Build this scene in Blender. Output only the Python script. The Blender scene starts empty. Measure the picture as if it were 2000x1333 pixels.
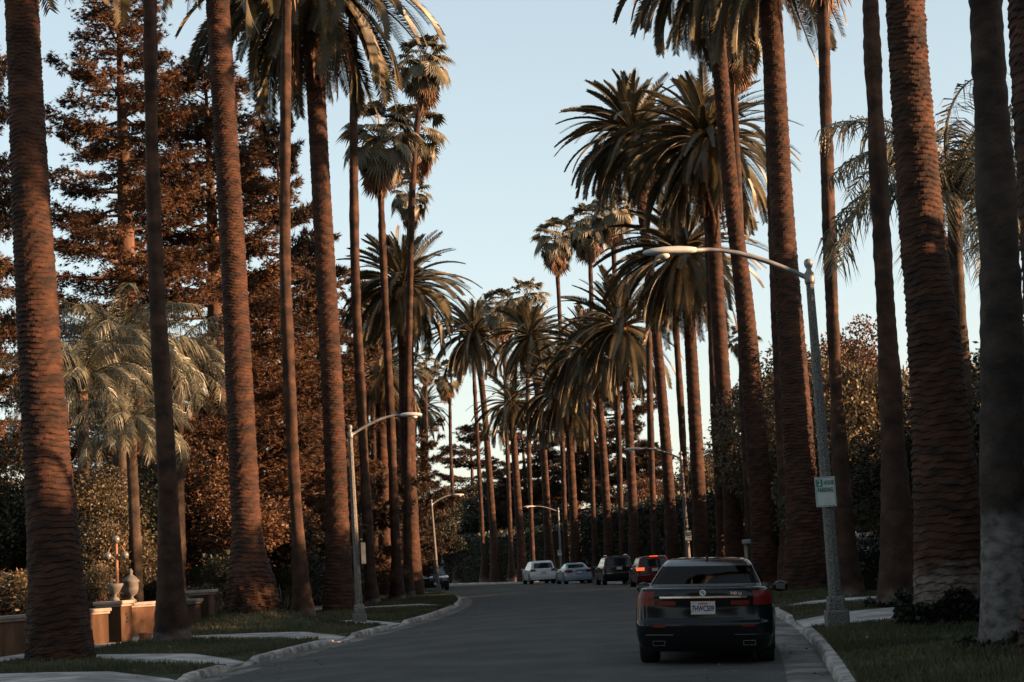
import bpy, bmesh, math, random
import numpy as np
from mathutils import Vector, Matrix, Quaternion

# ------------------------------------------------------------------ camera, sky, sun, exposure
sc = bpy.context.scene
C = bpy.context.collection
FPX, CX, CY, CAMH = 3600.0, 1000.0, 666.5, 1.47
cam = bpy.data.cameras.new('camera'); camo = bpy.data.objects.new('camera', cam); C.objects.link(camo)
CR = Matrix.Rotation(math.radians(96.92), 3, 'X') @ Matrix.Rotation(math.radians(-3.3), 3, 'Z')
CO = Vector((0, 0, CAMH))
camo.matrix_world = Matrix.Translation(CO) @ CR.to_4x4()
cam.sensor_width = 36; cam.lens = FPX / 2000 * 36; cam.clip_end = 6000; cam.clip_start = .1
sc.camera = camo
SUN_AZ, SUN_EL = math.radians(102), math.radians(11.3)
w = bpy.data.worlds.new('World'); sc.world = w; w.use_nodes = True
wn = w.node_tree.nodes; bg = wn['Background']
sky = wn.new('ShaderNodeTexSky'); sky.sky_type = 'NISHITA'; sky.sun_disc = False
sky.sun_elevation = SUN_EL; sky.sun_rotation = SUN_AZ
sky.air_density = .9; sky.dust_density = .9; sky.ozone_density = .8
gmn = wn.new('ShaderNodeGamma'); gmn.inputs[1].default_value = .62
hsn = wn.new('ShaderNodeHueSaturation'); hsn.inputs['Saturation'].default_value = .80; hsn.inputs['Hue'].default_value = .485
w.node_tree.links.new(sky.outputs[0], gmn.inputs[0]); w.node_tree.links.new(gmn.outputs[0], hsn.inputs['Color']); w.node_tree.links.new(hsn.outputs[0], bg.inputs[0]); bg.inputs[1].default_value = 0.111
sun = bpy.data.lights.new('sun', 'SUN'); sun.energy = 5.0; sun.angle = math.radians(.5); sun.color = (1, .59, .32)
suno = bpy.data.objects.new('sun', sun); C.objects.link(suno)
SD = Vector((math.cos(SUN_EL)*math.sin(SUN_AZ), math.cos(SUN_EL)*math.cos(SUN_AZ), math.sin(SUN_EL)))
suno.rotation_euler = SD.to_track_quat('Z', 'Y').to_euler(); suno.location = SD*200
sc.view_settings.view_transform = 'Standard'; sc.view_settings.look = 'None'
sc.view_settings.exposure = 1.95; sc.view_settings.gamma = 1.0; sc.view_settings.use_curve_mapping = False
sc.render.engine = 'CYCLES'
sc.cycles.max_bounces = 5; sc.cycles.diffuse_bounces = 2; sc.cycles.glossy_bounces = 3
sc.cycles.transmission_bounces = 4; sc.cycles.transparent_max_bounces = 6
sc.cycles.use_denoising = True; sc.cycles.use_adaptive_sampling = True

rng = np.random.default_rng(7); random.seed(7)
PI = math.pi; R = math.radians

# ------------------------------------------------------------------ helpers
def ray(px, py): return CR @ Vector(((px-CX)/FPX, -(py-CY)/FPX, -1))
def at(px, py, Y):
    d = ray(px, py); return CO + d*(Y/d.y)
def ppm(Y): return FPX/Y

def tag(o, label=None, cat=None, group=None, kind=None):
    if label: o['label'] = label
    if cat: o['category'] = cat
    if group: o['group'] = group
    if kind: o['kind'] = kind
    return o
def obj(name, me, mat=None, parent=None, loc=None, rot=None, scale=None):
    o = bpy.data.objects.new(name, me); C.objects.link(o)
    if mat is not None and me is not None and len(me.materials) == 0: me.materials.append(mat)
    if parent is not None: o.parent = parent
    if loc is not None: o.location = loc
    if rot is not None: o.rotation_euler = rot
    if scale is not None: o.scale = scale
    return o
def empty(name, loc=(0, 0, 0), rz=0):
    o = bpy.data.objects.new(name, None); C.objects.link(o); o.location = loc; o.rotation_euler = (0, 0, rz)
    o.empty_display_size = .2
    return o
def mesh_np(name, V, Fc, smooth=False):
    V = np.asarray(V, np.float32); Fc = np.asarray(Fc, np.int32)
    m = bpy.data.meshes.new(name); k = Fc.shape[1]
    m.vertices.add(len(V)); m.vertices.foreach_set('co', V.ravel())
    m.loops.add(Fc.size); m.loops.foreach_set('vertex_index', Fc.ravel())
    m.polygons.add(len(Fc)); m.polygons.foreach_set('loop_start', np.arange(0, Fc.size, k, dtype=np.int32))
    m.polygons.foreach_set('use_smooth', np.full(len(Fc), smooth))
    m.update(calc_edges=True); m.validate(); return m

class MB:
    def __init__(s): s.v = []; s.f = []
    def add(s, vs, fs):
        b = len(s.v); s.v += [tuple(p) for p in vs]; s.f += [tuple(i+b for i in f) for f in fs]
    def box(s, c, d, rz=0, taper=1.0):
        c = Vector(c); M = Matrix.Rotation(rz, 3, 'Z'); vs = []
        for k in (-1, 1):
            t = 1 if k < 0 else taper
            for i, j in ((-1, -1), (1, -1), (1, 1), (-1, 1)):
                vs.append(c + M @ Vector((i*d[0]/2*t, j*d[1]/2*t, k*d[2]/2)))
        s.add(vs, [(3, 2, 1, 0), (4, 5, 6, 7), (0, 1, 5, 4), (1, 2, 6, 5), (2, 3, 7, 6), (3, 0, 4, 7)])
    def tube(s, pts, rad, n=8, cap=True):
        pts = [Vector(p) for p in pts]; m = len(pts)
        if not hasattr(rad, '__len__'): rad = [rad]*m
        vs = []; up = None
        for i, p in enumerate(pts):
            t = (pts[min(i+1, m-1)]-pts[max(i-1, 0)]).normalized()
            if up is None:
                up = Vector((0, 0, 1)) if abs(t.z) < .9 else Vector((1, 0, 0))
            a = t.cross(up).normalized(); b = a.cross(t).normalized(); up = b
            for k in range(n):
                q = 2*PI*k/n; vs.append(p + (a*math.cos(q)+b*math.sin(q))*rad[i])
        fs = [(i*n+k, i*n+(k+1) % n, (i+1)*n+(k+1) % n, (i+1)*n+k) for i in range(m-1) for k in range(n)]
        if cap: fs += [tuple(range(n)), tuple(range((m-1)*n, m*n))[::-1]]
        s.add(vs, fs)
    def lathe(s, prof, n=20, c=(0, 0, 0), axis='Z'):
        c = Vector(c); vs = []; m = len(prof)
        for r, z in prof:
            for k in range(n):
                a = 2*PI*k/n; p = Vector((r*math.cos(a), r*math.sin(a), z))
                if axis == 'X': p = Vector((p.z, p.x, p.y))
                vs.append(c+p)
        fs = [(i*n+k, i*n+(k+1) % n, (i+1)*n+(k+1) % n, (i+1)*n+k) for i in range(m-1) for k in range(n)]
        fs += [tuple(range(n))[::-1], tuple(range((m-1)*n, m*n))]
        s.add(vs, fs)
    def mesh(s, name, smooth=False):
        m = bpy.data.meshes.new(name); m.from_pydata(s.v, [], s.f); m.update()
        if smooth: m.polygons.foreach_set('use_smooth', [True]*len(m.polygons))
        return m
    def build(s, name, mat, parent=None, smooth=False, **k): return obj(name, s.mesh(name, smooth), mat, parent, **k)
def bevel(o, wd=.02, seg=2):
    md = o.modifiers.new('bevel', 'BEVEL'); md.width = wd; md.segments = seg; md.limit_method = 'ANGLE'; return o

# ------------------------------------------------------------------ materials
def pmat(name, c1, c2=None, scale=4, stretch=(1, 1, 1), rough=.75, bump=0, bscale=None, detail=6, coords='Object',
         spec=.3, metal=0, rnd=0, trans=0, coat=0, blotch=0, fac=(.35, .65), pale=None):
    m = bpy.data.materials.new(name); m.use_nodes = True
    N = m.node_tree.nodes; Lk = m.node_tree.links.new; p = N['Principled BSDF']
    p.inputs['Roughness'].default_value = rough; p.inputs['Specular IOR Level'].default_value = spec
    p.inputs['Metallic'].default_value = metal; p.inputs['Coat Weight'].default_value = coat
    col = None
    if c2 is not None or bump:
        if coords == 'World': src = N.new('ShaderNodeNewGeometry').outputs['Position']
        else: src = N.new('ShaderNodeTexCoord').outputs['Object']
        mp = N.new('ShaderNodeMapping'); mp.inputs['Scale'].default_value = stretch; Lk(src, mp.inputs[0])
    if c2 is not None:
        nz = N.new('ShaderNodeTexNoise'); nz.inputs['Scale'].default_value = scale; nz.inputs['Detail'].default_value = detail
        Lk(mp.outputs[0], nz.inputs['Vector'])
        rp = N.new('ShaderNodeValToRGB'); rp.color_ramp.elements[0].position = fac[0]; rp.color_ramp.elements[1].position = fac[1]
        rp.color_ramp.elements[0].color = (*c1, 1); rp.color_ramp.elements[1].color = (*c2, 1)
        Lk(nz.outputs[0], rp.inputs[0]); col = rp.outputs[0]
    if blotch:
        nb_ = N.new('ShaderNodeTexNoise'); nb_.inputs['Scale'].default_value = .55; nb_.inputs['Detail'].default_value = 9; nb_.inputs['Roughness'].default_value = .65; Lk(mp.outputs[0], nb_.inputs['Vector'])
        mb_ = N.new('ShaderNodeMapRange'); mb_.inputs[1].default_value = .42; mb_.inputs[2].default_value = .62; mb_.inputs[3].default_value = 1-blotch; mb_.inputs[4].default_value = 1.15; Lk(nb_.outputs[0], mb_.inputs[0])
        ml_ = N.new('ShaderNodeMix'); ml_.data_type = 'RGBA'; ml_.blend_type = 'MULTIPLY'; ml_.inputs[0].default_value = 1; Lk(col, ml_.inputs[6]); Lk(mb_.outputs[0], ml_.inputs[7]); col = ml_.outputs[2]
    if pale is not None:
        h, pc = pale
        g = N.new('ShaderNodeNewGeometry'); sx = N.new('ShaderNodeSeparateXYZ'); Lk(g.outputs['Position'], sx.inputs[0])
        n2 = N.new('ShaderNodeTexNoise'); n2.inputs['Scale'].default_value = 3.5; n2.inputs['Detail'].default_value = 5
        Lk(mp.outputs[0], n2.inputs['Vector'])
        ad = N.new('ShaderNodeMath'); ad.operation = 'MULTIPLY_ADD'; ad.inputs[1].default_value = 1.1; Lk(n2.outputs[0], ad.inputs[0]); Lk(sx.outputs['Z'], ad.inputs[2])
        mr = N.new('ShaderNodeMapRange'); mr.inputs[1].default_value = h+.35; mr.inputs[2].default_value = h+.65
        mr.inputs[3].default_value = .85; mr.inputs[4].default_value = 0; Lk(ad.outputs[0], mr.inputs[0])
        n4 = N.new('ShaderNodeTexNoise'); n4.inputs['Scale'].default_value = 7; n4.inputs['Detail'].default_value = 8; Lk(mp.outputs[0], n4.inputs['Vector'])
        m4 = N.new('ShaderNodeMapRange'); m4.inputs[1].default_value = .35; m4.inputs[2].default_value = .62; m4.inputs[3].default_value = .25; Lk(n4.outputs[0], m4.inputs[0])
        mu = N.new('ShaderNodeMath'); mu.operation = 'MULTIPLY'; Lk(mr.outputs[0], mu.inputs[0]); Lk(m4.outputs[0], mu.inputs[1])
        mx = N.new('ShaderNodeMix'); mx.data_type = 'RGBA'; Lk(mu.outputs[0], mx.inputs[0]); Lk(col, mx.inputs[6]); mx.inputs[7].default_value = (*pc, 1)
        col = mx.outputs[2]
    if rnd:
        oi = N.new('ShaderNodeObjectInfo'); hs = N.new('ShaderNodeHueSaturation')
        mr = N.new('ShaderNodeMapRange'); mr.inputs[3].default_value = 1-rnd; mr.inputs[4].default_value = 1+rnd
        Lk(oi.outputs['Random'], mr.inputs[0]); Lk(mr.outputs[0], hs.inputs['Value'])
        if col is not None: Lk(col, hs.inputs['Color'])
        else: hs.inputs['Color'].default_value = (*c1, 1)
        col = hs.outputs[0]
    if col is not None: Lk(col, p.inputs['Base Color'])
    else: p.inputs['Base Color'].default_value = (*c1, 1)
    if bump:
        n3 = N.new('ShaderNodeTexNoise'); n3.inputs['Scale'].default_value = bscale or scale*4; n3.inputs['Detail'].default_value = 5
        Lk(mp.outputs[0], n3.inputs['Vector'])
        b = N.new('ShaderNodeBump'); b.inputs['Strength'].default_value = bump; b.inputs['Distance'].default_value = .03
        Lk(n3.outputs[0], b.inputs['Height']); Lk(b.outputs[0], p.inputs['Normal'])
    if trans:
        out = N['Material Output']; t = N.new('ShaderNodeBsdfTranslucent'); mx = N.new('ShaderNodeMixShader')
        if col is not None: Lk(col, t.inputs[0])
        else: t.inputs[0].default_value = (*c1, 1)
        mx.inputs[0].default_value = trans; Lk(p.outputs[0], mx.inputs[1]); Lk(t.outputs[0], mx.inputs[2]); Lk(mx.outputs[0], out.inputs[0])
    return m
def emat(name, c, s):
    m = pmat(name, c, rough=.3); p = m.node_tree.nodes['Principled BSDF']
    p.inputs['Emission Color'].default_value = (*c, 1); p.inputs['Emission Strength'].default_value = s; return m

M = {}
M['asphalt'] = pmat('asphalt', (.057, .055, .051), (.088, .085, .078), 28, rough=.9, bump=.3, bscale=60, coords='World', spec=.12, blotch=.22, detail=10)
M['concrete'] = pmat('concrete', (.26, .24, .225), (.40, .375, .35), 2.2, rough=.9, bump=.3, bscale=25, coords='World', spec=.15, blotch=.35)
M['kerb'] = pmat('kerb_concrete', (.16, .145, .135), (.40, .365, .335), 3.0, (1, 1, 2.5), rough=.92, bump=.35, bscale=18, coords='World', spec=.15, fac=(.36, .6), blotch=.35)
M['gutter'] = pmat('gutter_concrete', (.10, .09, .083), (.20, .178, .162), 1.6, rough=.92, bump=.2, bscale=25, coords='World', spec=.12, blotch=.4)
M['soil'] = pmat('garden_soil', (.03, .026, .018), (.055, .05, .03), .8, rough=.95, bump=.4, bscale=8, coords='World', spec=.1)
M['turf'] = pmat('turf', (.026, .028, .016), (.050, .050, .028), .9, rough=.95, bump=.5, bscale=20, coords='World', spec=.1)
M['grass'] = pmat('grass_blades', (.038, .043, .021), (.095, .088, .045), .5, rough=.7, coords='World', spec=.2, trans=.25)
M['date_trunk'] = pmat('date_palm_trunk', (.019, .0098, .0066), (.053, .0215, .0112), 2.2, (1, 1, 2.5), rough=.85, bump=.35, bscale=30, spec=.22, blotch=.28)
M['date_trunk_pale'] = pmat('date_palm_trunk_pale_foot', (.019, .0098, .0066), (.053, .0215, .0112), 2.2, (1, 1, 2.5), rough=.85, bump=.35, bscale=30, spec=.22, blotch=.28, pale=(1.05, (.17, .135, .115)))
FT = dict(scale=2.2, stretch=(1, 1, 1.4), rough=.88, bump=.6, bscale=14, spec=.2, blotch=.45)
M['fan_trunk'] = pmat('fan_palm_trunk', (.026, .0150, .0105), (.062, .031, .0195), pale=(.35, (.15, .13, .12)), **FT)
M['fan_trunk_pale'] = pmat('fan_palm_trunk_tall_pale_foot', (.026, .019, .016), (.052, .036, .028), pale=(1.75, (.15, .14, .135)), **FT)
M['queen_trunk'] = pmat('queen_palm_trunk', (.03, .02, .014), (.06, .04, .028), **FT)
M['frond'] = pmat('date_frond', (.044, .039, .021), (.105, .082, .044), .6, rough=.45, spec=.4, rnd=.4, trans=.1)
M['frond_dry'] = pmat('date_frond_dry', (.10, .05, .026), (.16, .085, .045), .8, rough=.6, spec=.3, rnd=.3, trans=.15)
M['fan'] = pmat('fan_leaf', (.060, .056, .034), (.125, .108, .066), .9, rough=.45, spec=.4, rnd=.4, trans=.2)
M['fan_dry'] = pmat('fan_leaf_dry', (.12, .066, .037), (.20, .12, .072), .9, rough=.7, spec=.2, rnd=.3, trans=.15)
M['queen'] = pmat('queen_frond', (.056, .058, .038), (.130, .124, .086), .7, rough=.42, spec=.45, rnd=.35, trans=.2)
M['boss'] = pmat('leaf_base_boss', (.09, .047, .024), (.19, .11, .058), 5, rough=.8, bump=.4)
M['redwood'] = pmat('redwood_foliage', (.036, .021, .0125), (.135, .070, .037), .45, rough=.65, spec=.25, coords='World', trans=.2)
M['cedar'] = pmat('cedar_foliage', (.024, .017, .011), (.070, .042, .025), .4, rough=.65, spec=.25, coords='World', trans=.15)
M['bark'] = pmat('bark', (.06, .032, .02), (.13, .07, .045), 4, (1, 1, .3), rough=.9, bump=.6)
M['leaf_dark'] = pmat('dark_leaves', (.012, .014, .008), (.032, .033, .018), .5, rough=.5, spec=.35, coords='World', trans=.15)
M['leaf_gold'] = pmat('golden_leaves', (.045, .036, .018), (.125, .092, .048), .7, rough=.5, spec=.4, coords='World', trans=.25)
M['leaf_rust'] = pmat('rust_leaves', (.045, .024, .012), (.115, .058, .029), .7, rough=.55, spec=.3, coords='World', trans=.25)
M['core'] = pmat('hedge_core', (.012, .013, .008), (.02, .02, .012), 1.5, rough=.95, spec=.05)
M['stucco'] = pmat('stucco', (.07, .038, .022), (.125, .068, .040), 2.5, (1, 1, .35), rough=.9, bump=.3, bscale=30, coords='World', spec=.15, blotch=.5)
M['capstone'] = pmat('capstone', (.17, .135, .11), (.26, .21, .18), 3, rough=.85, bump=.2, coords='World')
M['stone'] = pmat('urn_stone', (.075, .068, .06), (.13, .12, .105), 6, rough=.85, bump=.3)
M['white_wall'] = pmat('white_render', (.30, .28, .26), (.38, .36, .335), 1.5, rough=.9, bump=.15, coords='World')
M['roof_tile'] = pmat('roof_tile', (.10, .07, .055), (.2, .13, .10), 2, rough=.85, bump=.4, coords='World')
M['pole'] = pmat('aggregate_pole', (.05, .047, .043), (.20, .19, .175), 45, rough=.85, bump=.4, bscale=60, fac=(.4, .62), spec=.2)
M['lamp_metal'] = pmat('lamp_metal', (.14, .14, .14), (.22, .22, .215), 6, rough=.5, metal=.3)
M['lamp_head'] = pmat('lamp_head', (.34, .34, .335), (.44, .44, .43), 4, rough=.5)
M['lens'] = pmat('lamp_lens', (.55, .5, .42), rough=.25, spec=.5)
M['sign_white'] = pmat('sign_white', (.40, .41, .40), (.48, .49, .48), 5, rough=.55)
M['sign_green'] = pmat('sign_green', (.008, .14, .075), rough=.5)
M['sign_back'] = pmat('sign_back', (.35, .28, .22), (.45, .36, .28), 4, rough=.6)
M['rust_metal'] = pmat('rust_metal', (.20, .09, .05), (.28, .14, .08), 8, rough=.6)
M['globe'] = pmat('globe_glass', (.13, .12, .105), rough=.2, spec=.5)
def paint(n, c, rough=.14): return pmat(n, c, rough=rough, spec=.2, coat=.12)
M['car_black'] = paint('black_paint', (.006, .007, .009))
M['car_white'] = paint('white_paint', (.62, .63, .65))
M['car_blue'] = paint('grey_blue_paint', (.20, .26, .32)); M['car_dark'] = paint('charcoal_paint', (.012, .013, .015)); M['car_red'] = paint('red_paint', (.075, .009, .007))
M['dark_glass'] = pmat('dark_glass', (.008, .011, .013), rough=.05, spec=.35)
M['rubber'] = pmat('rubber', (.012, .012, .012), (.02, .02, .02), 8, rough=.9, spec=.15)
M['rim'] = pmat('rim', (.35, .35, .36), rough=.3, metal=.9)
M['chrome'] = pmat('chrome', (.75, .76, .78), rough=.12, metal=1)
M['dark_chrome'] = pmat('dark_chrome', (.10, .10, .105), rough=.25, metal=.8)
M['black_plastic'] = pmat('black_plastic', (.012, .012, .013), rough=.55, spec=.3)
M['tail_red'] = pmat('tail_red', (.12, .009, .005), rough=.3, spec=.2, coat=.15)
M['tail_lit'] = emat('tail_lit', (.8, .09, .025), .45)
M['headlight'] = pmat('headlight', (.6, .62, .65), rough=.08, spec=.7, coat=1)
M['plate'] = pmat('plate_white', (.5, .46, .48), rough=.5)
M['ink'] = pmat('plate_ink', (.03, .02, .06), rough=.6)
M['plate_red'] = pmat('plate_red', (.45, .07, .06), rough=.6)
M['blue_enamel'] = pmat('blue_enamel', (.02, .09, .3), rough=.2)
M['seat'] = pmat('seat_leather', (.03, .03, .032), (.05, .05, .052), 5, rough=.6)
M['terracotta'] = pmat('terracotta', (.3, .13, .07), (.4, .2, .11), 5, rough=.8)
gm = bpy.data.materials.new('tinted_glass'); gm.use_nodes = True
_n = gm.node_tree.nodes; _l = gm.node_tree.links.new; _n.remove(_n['Principled BSDF'])
_t = _n.new('ShaderNodeBsdfTransparent'); _t.inputs[0].default_value = (.035, .04, .042, 1)
_g = _n.new('ShaderNodeBsdfGlossy'); _g.inputs['Roughness'].default_value = .02
_f = _n.new('ShaderNodeFresnel'); _f.inputs[0].default_value = 1.28; _m = _n.new('ShaderNodeMixShader')
_k = _n.new('ShaderNodeMath'); _k.operation = 'MULTIPLY'; _k.inputs[1].default_value = .25; _l(_f.outputs[0], _k.inputs[0]); _l(_k.outputs[0], _m.inputs[0]); _l(_t.outputs[0], _m.inputs[1]); _l(_g.outputs[0], _m.inputs[2]); _l(_m.outputs[0], _n['Material Output'].inputs[0])
M['tinted'] = gm

# ------------------------------------------------------------------ the street: kerb lines (plan view, metres)
LK = np.array([(-6.9, -40), (-6.5, 0), (-6.3, 10), (-5.9, 22), (-5.45, 30.5), (-5.2, 34), (-4.85, 40), (-4.36, 45), (-3.75, 52), (-3.1, 62), (-2.8, 75), (-3.0, 87), (-3.7, 100), (-5, 112), (-7.8, 130), (-11.5, 150), (-17, 170), (-27, 195), (-45, 225), (-80, 262)])
RK = np.array([(-3.5, -40), (.4, 0), (1.6, 8), (2.6, 15), (3.5, 21.5), (4.35, 28.3), (5.05, 34.3), (5.9, 44.2), (6.7, 55), (7.4, 70), (7.8, 85), (7.6, 98), (6.5, 112), (4.7, 128), (2.3, 141), (-1, 158), (-5, 175), (-12, 195), (-26, 220), (-55, 252), (-70, 266)])
def smoothK(K):
    ys = np.arange(K[0, 1], K[-1, 1], 1.0); xs = np.interp(ys, K[:, 1], K[:, 0])
    for _ in range(6): xs[2:-2] = (xs[:-4]+2*xs[1:-3]+3*xs[2:-2]+2*xs[3:-1]+xs[4:])/9
    return ys, xs
LY, LX = smoothK(LK); RY, RX = smoothK(RK)
def kx(side, Y): return float(np.interp(Y, LY, LX) if side < 0 else np.interp(Y, RY, RX))
def knorm(side, Y):
    d = Vector((kx(side, Y+.5)-kx(side, Y-.5), 1)).normalized()
    return Vector((-d.y, d.x)) if side < 0 else Vector((d.y, -d.x))
def kp(side, Y, off, z):
    n = knorm(side, Y); return Vector((kx(side, Y)+n.x*off, Y+n.y*off, z))
GUT = -.10
APR = {-1: [(22.5, 29.4, 3.0), (33.5, 34.6, 4.6), (43.6, 45.6, 2.6), (52.3, 54.5, 2.0), (74, 76, 0)], 1: [(35.2, 39.6, 0), (47.5, 49.0, 0), (64, 67, 0)]}
def kerb_h(side, Y):
    h = .135
    for a, b, _s in APR[side]:
        if a-.9 < Y < b+.9:
            t = 0 if a <= Y <= b else (a-Y if Y < a else Y-b)/.9
            h = min(h, .012+.123*t)
    return h
MOUNDS = []
def verge_z(x, y, side, off):
    z = GUT+.13+.012*off
    for mx, my, a, s in MOUNDS:
        z += a*math.exp(-((x-mx)**2+(y-my)**2)/(s*s))
    return z

# ground sheet, road, gutters, kerbs
g = MB(); g.add([(-3000, -600, -.45), (3000, -600, -.45), (3000, 5000, -.45), (-3000, 5000, -.45)], [(0, 1, 2, 3)])
tag(g.build('ground', M['soil']), kind='structure')
def strip(side, offs, ys, zf, name, mat, kind='structure', smooth=True):
    V = []; n = len(offs)
    for Y in ys:
        for o in offs:
            p = kp(side, Y, o, 0); p.z = zf(p.x, p.y, Y, o); V.append(p[:])
    Fc = [(i*n+k, i*n+k+1, (i+1)*n+k+1, (i+1)*n+k) for i in range(len(ys)-1) for k in range(n-1)]
    return tag(obj(name, mesh_np(name, V, Fc, smooth), mat), kind=kind)
ys = np.concatenate([np.arange(-38, 120, 2.0), np.arange(120, 225, 3.0)])
V = []; nn = 17
for Y in ys:
    a = kp(-1, Y, -.45, 0); b = kp(1, min(Y*1.0, 262), -.55, 0)
    for k in range(nn):
        t = k/(nn-1); p = a.lerp(b, t); V.append((p.x, p.y, GUT+.012+.10*(1-(2*t-1)**2)**.9))
Fc = [(i*nn+k, i*nn+k+1, (i+1)*nn+k+1, (i+1)*nn+k) for i in range(len(ys)-1) for k in range(nn-1)]
tag(obj('road', mesh_np('road', V, Fc, True), M['asphalt']), kind='structure')
def road_z(x, y):
    a, b = kx(-1, y)+.45, kx(1, y)-.55; t = min(max((x-a)/(b-a), 0), 1)
    return GUT+.012+.10*(1-(2*t-1)**2)**.9
gy = np.arange(-38, 225, 1.5)
for s, nm in ((-1, 'gutter_left'), (1, 'gutter_right')):
    strip(s, [-.75, -.42, -.05, .12], gy, lambda x, y, Y, o: GUT+(-.02 if o < -.6 else (.022 if o < -.3 else 0)), nm, M['gutter'])
for s, nm in ((-1, 'kerb_left'), (1, 'kerb_right')):
    base = empty(nm); tag(base, kind='structure')
    Y = 8.0
    while Y < 215:
        L = 2.4 if Y < 110 else 6.0
        mb = MB(); st = np.linspace(Y+.012, Y+L-.012, 5); prof = []
        for y in st:
            h = kerb_h(s, y)
            prof.append([kp(s, y, o, GUT+z) for o, z in ((0, -.05), (.012, h*.55), (.03, h-.02), (.055, h), (.165, h+.003), (.165, -.05))])
        vs = [p for r_ in prof for p in r_]; n = 6
        fs = [(i*n+k, i*n+(k+1) % n, (i+1)*n+(k+1) % n, (i+1)*n+k) for i in range(4) for k in range(n)]
        fs += [tuple(range(n))[::-1], tuple(range(4*n, 5*n))]
        mb.add(vs, fs); mb.build('kerb_segment', M['kerb'], base)
        Y += L

# ------------------------------------------------------------------ palms
def catmull(P, n):
    P = [Vector(p) for p in P]; P = [P[0]*2-P[1]]+P+[P[-1]*2-P[-2]]; out = []
    for i in range(1, len(P)-2):
        for k in range(n):
            t = k/n; a, b, c, d = P[i-1], P[i], P[i+1], P[i+2]
            out.append(.5*((2*b)+(c-a)*t+(2*a-5*b+4*c-d)*t*t+(3*b-a-3*c+d)*t**3))
    out.append(P[-2]); return out
def trunk_mesh(axis, radii, seg, dz, kind, seed, lump=0.0):
    rg = np.random.default_rng(seed)
    A = np.array([p[:] for p in catmull(axis, 24)])
    zmin, zmax = A[0, 2], A[-1, 2]
    zs = np.arange(zmin, zmax, dz); zs = np.append(zs, zmax)
    ax = np.interp(zs, A[:, 2], A[:, 0]); ay = np.interp(zs, A[:, 2], A[:, 1])
    hz = zs-zmin
    rr = np.interp(hz, [r_[0] for r_ in radii], [r_[1] for r_ in radii])
    th = np.linspace(0, 2*PI, seg, endpoint=False)
    T, Z = np.meshgrid(th, hz)
    if kind == 'date':
        zz_ = np.linspace(0, 45, 900); hh_ = np.interp(zz_, [0, 3, 9, 14, 45], [.15, .13, .095, .082, .082]); gz_ = np.concatenate([[0], np.cumsum(np.diff(zz_)/hh_[1:])]); h = 1.0; Zo = Z; Z = np.maximum(Z+.03*np.sin(2*T+Z*.9+seed)+.016*np.sin(5*T-Z*1.7)+.008*np.sin(11*T+Z*3.1)+T/(2*PI)*h*0, 0); Z = np.interp(Z, zz_, gz_); rows = np.floor(Z/h).astype(int); fr = Z/h-rows
        nper = 13; u = (T/(2*PI)*nper+(rows % 2)*.5+rows*.13); cell = np.floor(u).astype(int) % nper; fu = u-np.floor(u)
        rnd = rg.random((rows.max()+2, nper)); a = rnd[rows, cell]
        bumpy = (1-fr)**1.2*(.55+.45*np.sin(PI*fu)) * (.7+.6*a)
        wav = .012*np.sin(3*T+Z*1.3)+.010*np.sin(7*T-Z*2.1)
        Z = Zo; ampm = np.clip(.9+.25*np.sin(1.3*T+.55*Z+seed)+.2*np.sin(2.7*T-1.1*Z+2*seed), .5, 1.4); d = .028*ampm*bumpy + wav*.6 + rg.normal(0, .0022, T.shape)
    else:
        ringn = np.repeat(rg.normal(0, .006, (len(zs), 1)), seg, 1)
        slow = .02*np.interp(hz, np.arange(0, hz[-1]+2, .7), rg.normal(0, 1, len(np.arange(0, hz[-1]+2, .7))))[:, None]
        d = ringn+slow*.55+.010*np.sin(4*T+Z*.8)+rg.normal(0, .003, T.shape)
    if lump:
        foot = np.clip(1-Z/2.2, 0, 1)
        d = d+lump*foot*(.5*np.sin(3*T+seed)+.4*np.sin(5*T+2*Z+seed*2)+.4*np.sin(8*T-5*Z)+.3*np.sin(13*T+9*Z))*.5+foot*rg.normal(0, lump*.10, T.shape)
    RR = rr[:, None]+d-(.022 if kind == 'date' else 0)
    X = ax[:, None]+RR*np.cos(T); Yy = ay[:, None]+RR*np.sin(T); ZZ = zs[:, None]+0*T
    V = np.stack([X, Yy, ZZ], -1).reshape(-1, 3)
    n, m = seg, len(zs); i = np.arange(m-1)[:, None]; k = np.arange(n)[None, :]; k2 = (k+1) % n
    Fc = np.stack([i*n+k, i*n+k2, (i+1)*n+k2, (i+1)*n+k], -1).reshape(-1, 4)
    return mesh_np('trunk', V, Fc, kind != 'date' or seg < 30)

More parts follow.
